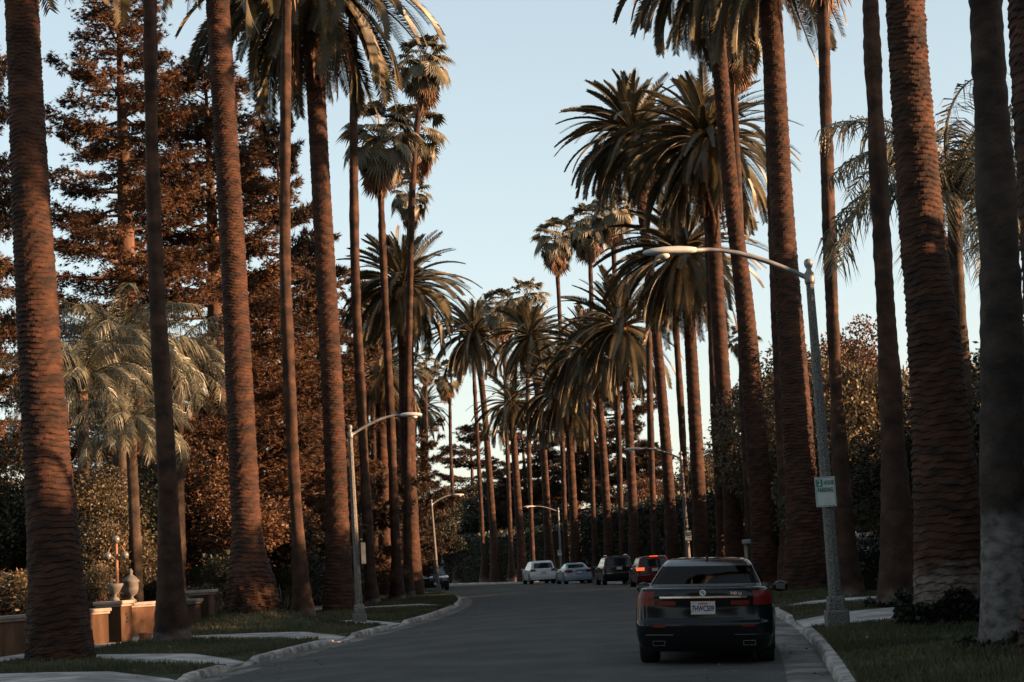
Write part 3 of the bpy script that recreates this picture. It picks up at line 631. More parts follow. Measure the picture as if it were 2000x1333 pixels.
conifer('cedar', 'open-branched cedar between the slim trunk and the drooping-crowned palm', 535, 250, 100, 15, .9, .72)
conifer('redwood2', 'low dense russet conifer beside the mound palm', 530, 560, 90, 20, 2.7, 1.25)
conifer('redwood', 'russet conifer filling the gap left of the left street lamp', 620, 560, 112, 27, 3.5, 1.3)
conifer('cedar', 'dark layered cedar behind the left street lamp arm', 712, 560, 140, 15, 2.0, .8)
conifer('cedar2', 'dark low cedar between the left lit trunks', 750, 820, 128, 13, .4, 1.0)
conifer('cedar2', 'rounded cedar in the far sky gap above the bend', 918, 838, 225, 13, 1.0, 1.35)
conifer('cedar', 'leftmost layered cedar behind the far palm trunks', 1015, 790, 205, 15, 2.2, 1.05)
conifer('cedar', 'tallest layered cedar behind the far palm trunks', 1110, 700, 200, 15, .2, 1.1)
conifer('cedar2', 'open layered cedar right of the pineapple-crowned palm', 1195, 715, 195, 13, 3.1, 1.1)
conifer('cedar2', 'low cedar behind the tall hedge and lamp', 1270, 870, 190, 13, 5.1, 1.2)
conifer('redwood2', 'small pointed conifer between the right trunks', 1436, 765, 105, 20, 1.2, .7)

def bush_meshes(rx, ry, rz, seed, n, leaf=.22, lumps=22, trunk=True, loose=1.0):
    rg = np.random.default_rng(seed); Cn = rg.normal(0, 1, (lumps, 3)); Cn /= np.linalg.norm(Cn, axis=1)[:, None]
    Cn *= (rg.random(lumps)**.45*.78)[:, None]; rl = rg.uniform(.22, .42, lumps)
    k = rg.integers(0, lumps, n); d = rg.normal(0, 1, (n, 3)); d /= np.linalg.norm(d, axis=1)[:, None]
    P = Cn[k]+d*(rl[k]*(rg.random(n)**.33)*loose)[:, None]
    P *= np.array([rx, ry, rz]); D = d*.6+rg.normal(0, .6, (n, 3)); D[:, 2] -= .15; D /= np.linalg.norm(D, axis=1)[:, None]
    V, Fc = leaf_cloud(P, D, rg.uniform(.6, 1.3, n)*leaf, rg.uniform(.4, .7, n)*leaf, rg)
    cr = mesh_np('crown', V, Fc); tk = MB(); z0 = -rz*1.25
    tk.tube([(0, 0, z0-.4), (.05, 0, -rz*.6), (0, .05, rz*.1)], [.09*rz*.5+.05, .06*rz*.5+.04, .03], 7)
    for c in Cn[:10]:
        q = Vector((c[0]*rx, c[1]*ry, c[2]*rz)); tk.tube([Vector((0, 0, -rz*.7)), q*.5+Vector((0, 0, -rz*.2)), q], [.05*rz*.4+.02, .03*rz*.4+.015, .01], 4, cap=False)
    return tk.mesh('trunk'), cr
BUSH = {'tree': bush_meshes(3.2, 3.2, 3.6, 11, 34000, .135, 26), 'tree2': bush_meshes(3.4, 3.2, 3.0, 12, 30000, .14, 22),
        'shrub': bush_meshes(1.3, 1.3, 1.1, 13, 5200, .11, 14), 'shrub2': bush_meshes(1.2, 1.2, 1.5, 14, 5200, .12, 12)}
def variant(kind, mat):
    key = kind+mat
    if key not in BUSH:
        a, b = BUSH[kind]; b = b.copy(); b.materials.clear(); b.materials.append(M[mat]); a = a.copy(); a.materials.clear(); a.materials.append(M['bark']); BUSH[key] = (a, b)
    return BUSH[key]
RZV = {'tree': 3.6, 'tree2': 3.0, 'shrub': 1.1, 'shrub2': 1.5}
def bush(kind, mat, label, pos, top, sxy=1.0, rz=0, cat='tree', group=None):
    """crown from the ground up to height top"""
    a, b = variant(kind, mat); r_ = RZV[kind]; s = top/(2.25*r_)
    o = empty('shrub' if cat == 'shrub' else 'leafy_tree', (pos[0], pos[1], .0), rz); tag(o, label, cat, group)
    for m, n in ((a, 'trunk'), (b, 'crown')): obj(n, m, None, o, loc=(0, 0, 1.25*r_*s), scale=(s*sxy, s*sxy, s))
    return o
def bush_px(kind, mat, label, px, pytop, Y, sxy=1.0, rz=0, cat='tree', group=None):
    t = at(px, pytop, Y); return bush(kind, mat, label, (t.x, Y), max(t.z, .4), sxy, rz, cat, group)

def hedge(label, path, th, h, n, mat='leaf_dark', leaf=.16, group=None, seed=1, jag=.12):
    rg = np.random.default_rng(seed); path = [Vector((*p, 0)) for p in path]
    o = empty('hedge', path[0]); tag(o, label, 'hedge', group)
    core = MB(); Ps, Ds = [], []; tot = sum((path[i+1]-path[i]).length for i in range(len(path)-1))
    for i in range(len(path)-1):
        a, b = path[i], path[i+1]; d = (b-a); L = d.length; d.normalize(); nn_ = Vector((-d.y, d.x, 0))
        core.box((a+b)/2-path[0]+Vector((0, 0, h/2-.15)), (L+.02*i, th*.86-.01*i, h-.12), math.atan2(d.y, d.x))
        k = int(n*L/tot); u = rg.random(k)*L; f = rg.random(k)
        side = rg.choice([-1, 1], k); top = rg.random(k) < th/(th+2*h)+.06
        v = np.where(top, rg.uniform(-th/2, th/2, k), side*th/2); z = np.where(top, h, rg.random(k)*h)
        jit = rg.normal(0, jag, (k, 3))
        P = np.array((a-path[0])[:])[None]+np.outer(u, d[:])+np.outer(v, nn_[:])+np.stack([0*z, 0*z, z], 1)+jit
        D = np.where(top[:, None], np.array([0, 0, 1.0])[None], np.outer(side, nn_[:]))+rg.normal(0, .6, (k, 3)); Ps.append(P); Ds.append(D)
    P = np.concatenate(Ps); D = np.concatenate(Ds); D /= np.linalg.norm(D, axis=1)[:, None]
    V, Fc = leaf_cloud(P, D, rg.uniform(.6, 1.3, len(P))*leaf, rg.uniform(.4, .8, len(P))*leaf, rg)
    core.build('core_block', M['core'], o); obj('leaves', mesh_np('leaves', V, Fc), M[mat], o)  # dark solid boxes filling the hedge behind its leaves
    return o

# right side: clipped hedges and garden trees that shade the street
hedge('tall clipped privacy hedge along the right gardens beside the road', [(13.5, -14), (15, 8), (15.4, 24), (15.6, 39.5)], 2.2, 8.0, 9000, leaf=.4, seed=2)
hedge('medium clipped hedge added past the tall right hedge', [(14.6, 40.2), (14.9, 50), (15.4, 60)], 1.4, 4.6, 7000, leaf=.2, seed=9)  # added to keep sun streaks off the road
hedge('tall dark clipped hedge behind the parked cars at right', [(15.2, 96), (13.0, 112), (11.0, 126), (8.6, 140), (5.5, 152)], 1.8, 5.3, 16000, leaf=.26, seed=3)
hedge('dark hedge behind the far bend', [(3, 172), (-6, 196), (-18, 214), (-34, 228)], 2.5, 4.6, 9000, leaf=.32, seed=4)
hedge('low dark hedge behind the left verge palms', [(-11.2, 66), (-10.2, 80), (-10.6, 96), (-12.5, 112)], 1.4, 2.3, 9000, leaf=.17, seed=5)
hedge('small square clipped hedge block between two left trunks', [(-9.55, 61.5), (-9.2, 64.2)], 1.0, 1.35, 3000, leaf=.10, seed=6, jag=.04)
hedge('low dark clipped hedge in the right garden', [(12.3, 50), (13.0, 62)], 1.2, 1.3, 4000, leaf=.12, seed=7)
hedge('short dark hedge before the pale pedestal at right', [(9.7, 55.2), (12.6, 55.9)], 1.0, 1.5, 4000, leaf=.12, seed=8)
RT = 'garden trees on the right'
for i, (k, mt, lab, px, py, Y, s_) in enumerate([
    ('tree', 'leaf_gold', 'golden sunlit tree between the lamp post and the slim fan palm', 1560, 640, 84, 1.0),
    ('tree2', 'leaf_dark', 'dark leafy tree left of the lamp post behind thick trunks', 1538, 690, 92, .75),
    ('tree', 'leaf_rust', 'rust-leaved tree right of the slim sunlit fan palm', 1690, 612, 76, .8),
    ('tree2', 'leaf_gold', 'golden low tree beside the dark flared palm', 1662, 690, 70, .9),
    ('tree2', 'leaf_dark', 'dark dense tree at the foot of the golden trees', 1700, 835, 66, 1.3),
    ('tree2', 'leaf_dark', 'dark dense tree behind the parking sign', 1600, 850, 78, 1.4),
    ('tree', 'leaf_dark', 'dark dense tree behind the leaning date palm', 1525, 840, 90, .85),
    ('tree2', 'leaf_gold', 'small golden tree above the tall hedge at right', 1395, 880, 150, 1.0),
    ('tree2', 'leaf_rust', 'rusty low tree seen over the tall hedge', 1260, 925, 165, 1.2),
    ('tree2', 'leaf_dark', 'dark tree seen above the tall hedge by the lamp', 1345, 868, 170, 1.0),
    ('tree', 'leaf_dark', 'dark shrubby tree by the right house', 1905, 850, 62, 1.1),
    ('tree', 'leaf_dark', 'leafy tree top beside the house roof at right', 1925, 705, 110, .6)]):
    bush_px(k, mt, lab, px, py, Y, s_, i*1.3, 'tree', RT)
bush('tree', 'leaf_dark', 'leafy tree added at the end of the tall right hedge', (16.3, 42.6), 8.0, 1.1, .4, 'tree', RT)  # these three added to close the gap letting sun onto road and wall
bush('tree2', 'leaf_dark', 'dense leafy tree added past the right hedge opening', (16.6, 47.2), 8.2, 1.1, 1.4, 'tree', RT)
bush('tree', 'leaf_dark', 'dense leafy tree added farther along the right gardens', (17.0, 52.6), 8.6, 1.15, 2.4, 'tree', RT)
BT = 'unseen trees added behind and beside the viewpoint'  # out of view, added to darken reflections and cut sky fill
for i, (k, mt, lab, x, y, h_, s_) in enumerate([
    ('tree', 'leaf_dark', 'unseen dark tree added behind the viewpoint nearest the left kerb', -9.5, -14, 11, .9), ('tree2', 'leaf_dark', 'unseen broad dark tree added behind the viewpoint on the left', -12, -26, 12, 1.1),
    ('tree', 'leaf_dark', 'unseen tall dark tree added far behind the viewpoint on the left', -9, -40, 14, .9), ('tree2', 'leaf_dark', 'unseen dark tree added across the street behind the viewpoint', -3, -52, 13, 1.2),
    ('tree', 'leaf_dark', 'unseen tall dark tree added far behind the viewpoint on the right', 5, -44, 14, .9), ('tree2', 'leaf_dark', 'unseen broad dark tree added behind the viewpoint on the right', 7, -28, 12, 1.0),
    ('tree', 'leaf_dark', 'unseen dark tree added left of the viewpoint', -15, 4, 10, 1.0), ('tree2', 'leaf_dark', 'unseen dark tree added left of the near driveway', -16.5, 16, 9, 1.0), ('tree', 'leaf_dark', 'unseen dark tree added behind the leftmost wall run', -19, 30, 9, 1.0)]):
    bush(k, mt, lab, (x, y), h_, s_, i, 'tree', BT)
bush('tree2', 'leaf_dark', 'dense leafy tree added opposite the left street lamp', (17.6, 58.6), 8.6, 1.2, 3.4, 'tree', RT)  # these four added to fill gaps that let sun streak the road
bush('tree', 'leaf_dark', 'dense leafy tree added beside the right house drive', (16.8, 64.6), 8.4, 1.2, 4.4, 'tree', RT)
bush('tree2', 'leaf_dark', 'dense leafy tree added in front of the low-roofed right house', (16.6, 72), 8.2, 1.2, 5.4, 'tree', RT)
bush('tree', 'leaf_dark', 'dense leafy tree added just before the tall dark hedge', (17.0, 88), 8.0, 1.2, .9, 'tree', RT)
# left gardens
LG = 'shrubs in the left garden'
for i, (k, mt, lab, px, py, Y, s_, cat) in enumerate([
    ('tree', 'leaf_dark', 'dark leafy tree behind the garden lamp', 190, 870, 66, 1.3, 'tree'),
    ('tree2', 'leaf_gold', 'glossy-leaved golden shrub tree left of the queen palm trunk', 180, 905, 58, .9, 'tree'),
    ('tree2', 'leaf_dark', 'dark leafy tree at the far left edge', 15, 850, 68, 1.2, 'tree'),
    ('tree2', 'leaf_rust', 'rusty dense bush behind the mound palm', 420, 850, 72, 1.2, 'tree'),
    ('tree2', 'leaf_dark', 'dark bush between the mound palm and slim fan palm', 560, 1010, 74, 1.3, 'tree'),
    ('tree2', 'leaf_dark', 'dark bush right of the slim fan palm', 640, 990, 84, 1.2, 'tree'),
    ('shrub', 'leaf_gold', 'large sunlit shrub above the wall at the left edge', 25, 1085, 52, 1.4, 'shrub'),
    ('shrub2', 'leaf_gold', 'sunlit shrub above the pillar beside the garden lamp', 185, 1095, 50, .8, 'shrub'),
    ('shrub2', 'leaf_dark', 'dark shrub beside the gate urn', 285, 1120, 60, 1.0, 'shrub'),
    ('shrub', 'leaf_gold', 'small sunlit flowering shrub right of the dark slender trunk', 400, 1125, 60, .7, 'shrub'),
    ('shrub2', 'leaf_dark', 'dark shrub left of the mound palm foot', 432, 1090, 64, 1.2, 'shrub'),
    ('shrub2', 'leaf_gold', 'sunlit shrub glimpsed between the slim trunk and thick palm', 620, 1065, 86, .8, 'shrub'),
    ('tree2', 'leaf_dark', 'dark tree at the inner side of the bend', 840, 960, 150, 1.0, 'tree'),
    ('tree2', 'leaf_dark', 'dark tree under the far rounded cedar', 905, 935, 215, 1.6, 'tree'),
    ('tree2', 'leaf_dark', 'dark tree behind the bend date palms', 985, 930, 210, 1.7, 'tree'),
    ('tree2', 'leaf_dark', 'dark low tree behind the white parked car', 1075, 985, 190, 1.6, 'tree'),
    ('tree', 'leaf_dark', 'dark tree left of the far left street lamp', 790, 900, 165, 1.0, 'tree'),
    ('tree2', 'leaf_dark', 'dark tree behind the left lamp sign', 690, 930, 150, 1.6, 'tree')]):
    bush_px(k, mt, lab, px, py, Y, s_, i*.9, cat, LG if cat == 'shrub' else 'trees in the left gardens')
# spiky plant lit between two left trunks
def spiky(label, px, py, Y, h, n, mat):
    b = at(px, py, Y); b.z = .1; rg = random.Random(int(px)); mb = MB()
    for i in range(n):
        a = rg.random()*6.28; e = rg.uniform(.25, 1.45); d = Vector((math.cos(a)*math.cos(e), math.sin(a)*math.cos(e), math.sin(e))); s = Vector((-math.sin(a), math.cos(a), 0))*.03
        t = d*h*rg.uniform(.7, 1.1); m = t*.5+Vector((0, 0, .05)); mb.add([-s, s, m+s, m-s, t-Vector((0, 0, .12*h))], [(0, 1, 2, 3), (3, 2, 4)])
    tag(mb.build('spiky_plant', mat, loc=b), label, 'plant')
spiky('spiky pale plant lit between the mound palm and slim fan palm', 552, 1130, 62, 1.3, 60, M['leaf_gold'])
spiky('spiky plant sunlit above the wall end right of the dark slender trunk', 393, 1160, 57, 1.2, 60, M['leaf_gold'])
def ivy(label, root_i, rad, h, n, seed):
    rt = bpy.data.objects[root_i] if isinstance(root_i, str) else root_i; rg = np.random.default_rng(seed)
    a = rg.random(n)*2*PI; z = rg.random(n)**1.2*h*(1+.2*np.sin(3*a)+.12*np.sin(7*a)); r_ = rad*(1.10-.10*z/h)+np.abs(rg.normal(0, .05, n))-.02
    P = np.stack([r_*np.cos(a), r_*np.sin(a), z], 1); D = np.stack([np.cos(a), np.sin(a), 0*a], 1)+rg.normal(0, .7, (n, 3)); D /= np.linalg.norm(D, axis=1)[:, None]
    V, Fc = leaf_cloud(P, D, rg.uniform(.06, .13, n), rg.uniform(.05, .09, n), rg)
    o = obj('ivy_collar', mesh_np('ivy_collar', V, Fc), M['leaf_dark'], loc=rt.location); tag(o, label, 'ivy')
def find(lbl): return next(o for o in C.objects if o.get('label', '').startswith(lbl))
ivy('dark ivy collar round the foot of the huge right date palm', find('huge date palm with ivy'), .74, .62, 11000, 1)
ivy('dark low growth round the foot of the dark flared fan palm', find('dark fan palm with broad'), .58, .40, 6000, 2)
ivy('dark low growth round the grey fan palm at the right edge', find('grey fan palm with tall'), .50, .24, 4500, 3)

# ------------------------------------------------------------------ street lamps and signs
def text_mesh(s, size, bold=0.0, sx=1.0):
    cu = bpy.data.curves.new('txt', 'FONT'); cu.body = s; cu.size = size; cu.align_x = 'CENTER'; cu.align_y = 'CENTER'; cu.offset = bold; cu.extrude = .001; cu.resolution_u = 3
    o = bpy.data.objects.new('txt', cu); C.objects.link(o); dg = bpy.context.evaluated_depsgraph_get()
    me = bpy.data.meshes.new_from_object(o.evaluated_get(dg)); bpy.data.objects.remove(o)
    me.transform(Matrix.Diagonal((sx, 1, 1, 1))); return me
def street_lamp(label, base, H, to, arm=2.6, head=.85, plinth=True, pole='pole', lean=(0, 0)):
    """to: unit plan vector in which the arm points"""
    o = empty('street_lamp', base); tag(o, label, 'street lamp', 'curved-arm street lamps'); t = Vector((to[0], to[1], 0)).normalized(); s = H/6.8
    tp = Vector((lean[0], lean[1], H)); lf = lambda z: tp*(z/H)
    if plinth:
        m = MB(); m.box((0, 0, .16), (.40, .40, .34)); m.box((0, 0, .45), (.31, .31, .26), taper=.92); bevel(m.build('base', M['pole'], o), .03)
    m = MB(); m.tube([lf(0), lf(H*.5), lf(H*.955)], [.125*s, .10*s, .072*s], 8); m.build('post', M[pole], o)
    m = MB(); m.lathe([(.085*s, 0), (.095*s, .05), (.095*s, .2*s), (.06*s, .24*s), (.045*s, .28*s), (.075*s, .34*s), (.085*s, .39*s), (.07*s, .45*s), (.03*s, .475*s)], 14, c=lf(H*.93)); m.build('finial', M['lamp_metal'], o, True)
    a0 = lf(H*.945); P = []
    for k in range(9):
        f = k/8; P.append(a0+t*arm*s*f+Vector((0, 0, .62*s*math.sin(f*PI*.52))))
    m = MB(); m.tube(P, [.048*s]*6+[.04*s]*3, 8); m.build('arm', M['lamp_metal'], o, True)
    e = P[-1]; m = MB(); n = 12; vs = []; prof = [(0, .05, .05), (.12, .10, .075), (.35, .16, .095), (.62, .175, .095), (.85, .14, .075), (.97, .07, .045), (1.0, .02, .02)]
    sd = Vector((-t.y, t.x, 0))
    for f, wd, hh in prof:
        for k in range(n):
            a = 2*PI*k/n; zz = math.sin(a); vs.append(e+t*f*head*s+sd*wd*s*math.cos(a)+Vector((0, 0, hh*s*(zz if zz > 0 else zz*.75)-.02*s*f)))
    fs = [(i*n+k, i*n+(k+1) % n, (i+1)*n+(k+1) % n, (i+1)*n+k) for i in range(len(prof)-1) for k in range(n)]; fs += [tuple(range(n))[::-1], tuple(range((len(prof)-1)*n, len(prof)*n))]
    m.add(vs, fs); hd = m.build('lamp_head', M['lamp_head'], o, True)
    m = MB(); c = e+t*.62*head*s+Vector((0, 0, -.075*s)); m.lathe([(.05*s, -.07*s), (.11*s, -.04*s), (.13*s, .01*s)], 14, c=c); m.build('lens', M['lens'], hd, True)
    return o
def gpt(px, py, Y): p = at(px, py, Y); p.z = .0; return p
b = gpt(1636, 1225, 33.2); b.z = .02
SL1 = street_lamp('nearest street lamp with speckled concrete post and square base at right', b, at(1578, 508, 33.2).z, (-1, -.12), 2.1, 1.0, lean=(at(1578, 508, 33.2).x-b.x, 0))
b2 = gpt(703, 1220, 54.5); street_lamp('left street lamp among the palm trunks, arm reaching over the road', b2, at(683, 830, 54.5).z, (1, .1), 1.75, .75, lean=(at(683, 830, 54.5).x-b2.x, 0))
b3 = gpt(857, 1160, 110); street_lamp('farther left street lamp at the end of the visible kerb', b3, at(842, 976, 110).z, (1, .2), 1.6, .8, lean=(at(842, 976, 110).x-b3.x, 0))
b4 = gpt(866, 1138, 180); b4.x = at(866, 1138, 180).x; street_lamp('thin far street lamp behind the left parked car, arm pointing left', b4, at(861, 1030, 180).z, (-1, -.2), 1.7, .8, False)
b5 = gpt(1096, 1133, 148); b5.y = 144; street_lamp('street lamp standing behind the parked cars at the bend', b5, at(1090, 992, 144).z, (-1, -.2), 2.3, 1.0, False, 'lamp_metal', (at(1090, 992, 144).x-b5.x, 0))
b6 = gpt(1350, 1133, 96); b6.x = at(1348, 1133, 96).x; street_lamp('street lamp before the tall hedge, above the black car roof', b6, at(1329, 882, 96).z, (-1, -.15), 2.1, .85, False, 'pole', (at(1329, 882, 96).x-b6.x, 0))

def parking_sign(label, c, w_, h_, rx=0, text=True, yaw=0, back=False):
    o = empty('parking_sign', c, yaw); o.rotation_euler = (0, rx, yaw); tag(o, label, 'sign', 'parking signs on lamp posts')
    m = MB(); m.box((0, 0, 0), (w_, .006, h_)); pl = bevel(m.build('plate', M['sign_back'] if back else M['sign_white'], o), w_*.07, 3)
    m = MB(); e = w_*.035
    for x in (-1, 1): m.box((x*(w_/2-e*1.4), -.0045, 0), (w_*.02, .003, h_-e*4.2))
    for z in (-1, 1): m.box((0, -.0046, z*(h_/2-e*1.4)), (w_-e*4.2, .003, w_*.02))
    if not back: m.build('border', M['sign_green'], o)
    if text:
        m = MB(); m.box((-w_*.27, -.0047, h_*.30), (w_*.30, .003, h_*.24)); m.build('number_panel', M['sign_green'], o)
        for s_, sz, x, z, mt, sx in (('2', h_*.25, -.27, .30, 'sign_white', 1.0), ('HOUR', h_*.20, .19, .30, 'sign_green', .58), ('PARKING', h_*.205, 0, .06, 'sign_green', .60)):
            me = text_mesh(s_, sz, .004, sx); t_ = obj('lettering', me, M[mt], o, loc=(x*w_, -.0075, z*h_), rot=(PI/2, 0, 0))
    m = MB(); m.lathe([(.007, -.002), (.007, .002)], 8, c=(0, 0, 0)); t_ = m.build('bolt', M['lamp_metal'], o, loc=(0, -.006, -h_*.40), rot=(PI/2, 0, 0))
    return o
sp = at(1612, 961, 33.0); parking_sign('near parking sign on the right street lamp post', sp+Vector((0, -.02, 0)), .36, .53, R(-3.2)*0, True, R(-4))
sp = at(1344, 1047, 95.8); parking_sign('small parking sign on the lamp post behind the black car', sp, .33, .5, 0, True)
sp = at(1093, 1080, 143.8); parking_sign('tiny parking sign on the far lamp post behind the cars', sp, .33, .45, 0, True)
sp = at(707, 1081, 54.3); parking_sign('sign seen from its bare back on the left lamp post', sp+Vector((.03, .16, 0)), .24, .62, 0, False, R(62), True)
sp = at(863, 1101, 179.8); parking_sign('tiny sign on the thin far lamp post by the left parked car', sp, .4, .6, 0, False, 0)

# ------------------------------------------------------------------ garden wall, gate pillars, urns, garden lamp
def wall_seg(label, p, q, h, th=.32, cap=.09):
    p, q = Vector((*p, 0)), Vector((*q, 0)); c = (p+q)/2; d = q-p; a = math.atan2(d.y, d.x); o = empty('garden_wall', c, a); tag(o, label, 'garden wall', 'stucco garden wall runs')
    m = MB(); m.box((0, 0, h/2-.05), (d.length, th, h+.1)); m.build('body', M['stucco'], o)
    m = MB(); m.box((0, 0, h+.02), (d.length+.03, th+.10, .06)); m.box((0, 0, h+.09), (d.length+.08, th+.17, .085)); bevel(m.build('cap', M['capstone'], o), .02); return o
def pillar(label, p, h, wd=.62, rz=0):
    o = empty('gate_pillar', (*p, 0), rz); tag(o, label, 'pillar', 'stucco gate pillars')
    m = MB(); m.box((0, 0, h/2-.05), (wd, wd, h+.1)); bevel(m.build('shaft', M['stucco'], o), .01)
    m = MB(); m.box((0, 0, h+.03), (wd+.10, wd+.10, .06)); m.box((0, 0, h+.105), (wd+.2, wd+.2, .09)); bevel(m.build('cap', M['capstone'], o), .02); return o
def urn(label, p, z, prof, s=1.0):
    m = MB(); m.lathe([(r_*s, h*s) for r_, h in prof], 18); o = m.build('stone_urn', M['stone'], None, True, loc=(*p, z)); tag(o, label, 'urn', 'stone urns on gate pillars')
W = lambda px, py: (lambda v: (v.x, v.y))(CO+ray(px, py)*((.05-CAMH)/ray(px, py).z))
p0, p1 = (-13.4, 36.0), (-11.2, 43.6)
wall_seg('low stucco garden wall run at the left picture edge', p0, p1, .86)
wall_seg('sunlit stucco wall run left of the gate pillar', (-11.1, 44.0), (-10.55, 46.2), .86)
pillar('sunlit stucco gate pillar bearing the house numerals', (-10.35, 46.75), 1.0, .62, R(-14))
wall_seg('short shaded wall run right of the gate opening', (-10.95, 50.2), (-9.95, 51.8), .92)
wall_seg('short wall run right of the dark slender trunk', (-9.85, 52.2), (-9.55, 53.6), .90)
pillar('shaded end pillar right of the dark slender trunk', (-9.45, 54.2), 1.12, .55, R(-10))
urn('open stone urn with foliage on the sunlit gate pillar', (-10.35, 46.75), 1.15, [(.12, 0), (.12, .05), (.05, .1), (.05, .16), (.13, .22), (.2, .36), (.23, .42), (.17, .43)], 1.0)
urn('lidded stone urn on the wall right of the gate', (-10.75, 50.6), 1.07, [(.13, 0), (.13, .05), (.06, .1), (.06, .15), (.16, .22), (.2, .32), (.2, .52), (.24, .56), (.2, .6), (.13, .68), (.05, .74), (.05, .78), (.07, .82), (.02, .9)], 1.0)
m = MB()
for k in range(4): m.box((.03*(k % 2), -.315, .80-.075*k), (.09, .012, .05)) if False else None
mk = MB()
for k, (dx, hh) in enumerate(((-.03, .05), (.02, .06), (-.01, .05))): mk.box((.316, dx, .80-.09*k), (.006, .07, hh))
pl_ = find('sunlit stucco gate pillar'); mk.build('numeral_plaque', M['black_plastic'], pl_)
m = MB(); m.tube([(0, 0, -.2), (0, 0, 2.6)], [.055, .04], 8)
gl = empty('garden_lamp', (*W(229, 1160), 0)); gl.location = Vector((at(229, 1130, 52).x, 52, .1)); tag(gl, 'garden lamp post with small globes behind the gate pillar', 'lamp')
m.build('post', M['rust_metal'], gl)
m = MB(); m.tube([(-.24, 0, 2.35), (-.16, 0, 2.52), (0, 0, 2.45), (.16, 0, 2.52), (.24, 0, 2.35)], .018, 6); m.build('arm', M['rust_metal'], gl)
for x, z in ((-.24, 2.27), (.24, 2.27), (0, 2.72)):
    m = MB(); m.lathe([(.03, -.11), (.085, -.07), (.11, 0), (.085, .07), (.03, .11)], 12, c=(x, 0, z)); m.build('globe', M['globe'], gl, True)
m = MB(); m.lathe([(.14, 0), (.18, .2), (.2, .22), (.17, .23)], 12); pt_ = m.build('flower_pot', M['terracotta'], None, True, loc=(-9.75, 47.4, .08)); tag(pt_, 'small terracotta pot at the foot of the sunlit pillar', 'pot')
m = MB(); m.tube([(0, 0, 0), (0, 0, .55)], .02, 6); m.lathe([(.07, .5), (.075, .56), (.02, .62)], 10)
pl2 = m.build('path_light', M['lamp_metal'], None, loc=(-11.0, 42.4, .05)); tag(pl2, 'small path light in front of the leftmost wall run', 'path light')
# right garden: low walls, pedestal, post box
def low_wall(label, p, q, h, mat):
    p, q = Vector((*p, 0)), Vector((*q, 0)); c = (p+q)/2; d = q-p; o = empty('low_wall', c, math.atan2(d.y, d.x)); tag(o, label, 'low wall')
    m = MB(); m.box((0, 0, h/2-.05), (d.length, .3, h+.1)); m.build('body', M['core' if mat == 'dark' else mat], o)
    m = MB(); m.box((0, 0, h+.04), (d.length+.08, .42, .07)); bevel(m.build('cap', M['capstone'], o), .015)
low_wall('low garden wall with pale coping between two right trunks', (9.8, 48), (11.2, 53.6), .72, 'stucco')
low_wall('short return wall with pale coping beside the dark flared palm', (10.9, 46.2), (12.6, 46.0), .9, 'stucco')
pd = empty('pedestal', (at(1680, 1050, 58).x, 58, 0)); tag(pd, 'white moulded pedestal between two right trunks', 'pedestal')
m = MB(); m.box((0, 0, .8), (.42, .42, 1.7)); m.build('shaft', M['white_wall'], pd)
m = MB(); m.box((0, 0, 1.69), (.56, .56, .09)); m.box((0, 0, 1.79), (.68, .68, .11)); m.box((0, 0, .12), (.6, .6, .3)); m.build('moulding', M['white_wall'], pd)
mbx = empty('post_box', (at(1457, 1080, 61).x, 61, 0)); tag(mbx, 'small box on a post above the black car roof', 'post box')
m = MB(); m.box((0, 0, .85), (.09, .09, 1.75)); m.build('post', M['capstone'], mbx)
m = MB(); m.box((.04, 0, 1.79), (.26, .36, .15)); bevel(m.build('box', M['lamp_metal'], mbx), .03)
# houses
def house(label, c, dims, eave, ridge, rz, face=-1, nw=4, fl=2):
    o = empty('house', (*c, 0), rz); tag(o, label, 'house'); L, Wd = dims
    m = MB(); m.box((0, 0, eave/2-.2), (Wd, L, eave+.4)); m.build('wall', M['white_wall'], o)
    m = MB(); a, b = Wd/2+.6, L/2+.6; rl = max(L/2-Wd/2, .5)
    m.add([(-a, -b, eave), (a, -b, eave), (a, b, eave), (-a, b, eave), (0, -rl, ridge), (0, rl, ridge), (-a, -b, eave-.18), (a, -b, eave-.18), (a, b, eave-.18), (-a, b, eave-.18)],
          [(0, 1, 4), (1, 2, 5, 4), (2, 3, 5), (3, 0, 4, 5), (6, 7, 1, 0), (7, 8, 2, 1), (8, 9, 3, 2), (9, 6, 0, 3), (9, 8, 7, 6)])
    rf = m.build('roof', M['roof_tile'], o)
    m = MB(); m.box((Wd*.2, L*.2, ridge), (.7, .9, 1.6)); m.build('chimney', M['white_wall'], rf)
    for f in range(fl):
        for k in range(nw):
            y = -L/2+L*(k+.5)/nw; z = 1.6+f*3.0
            if z+.9 > eave: continue
            for sx in (-1, 1):
                m = MB(); m.box((sx*(Wd/2+.03), y, z), (.10, 1.25, 1.55)); wi = m.build('window', M['capstone'], o)
                m = MB()
                for dy in (-.29, .29): m.box((sx*(Wd/2+.085), y+dy, z), (.03, .52, 1.36))
                m.build('pane', M['dark_glass'], wi)
    m = MB(); m.box((face*(Wd/2+.04), 1.6, 1.1), (.09, 1.2, 2.3)); m.build('door', M['rust_metal'], o)
house('white house with low tiled roof behind the huge right palm', (23.5, 76), (20, 10), 5.4, 7.2, R(4))
house('white house behind the tall hedge along the near right gardens', (27, 24), (26, 11), 6.0, 8.4, R(5))
house('pale house behind the queen palms in the left garden', (-30, 62), (20, 10), 5.6, 7.8, R(-8), 1)
house('far pale house behind the cedars beyond the bend', (16, 215), (16, 10), 5.4, 8.0, R(70))

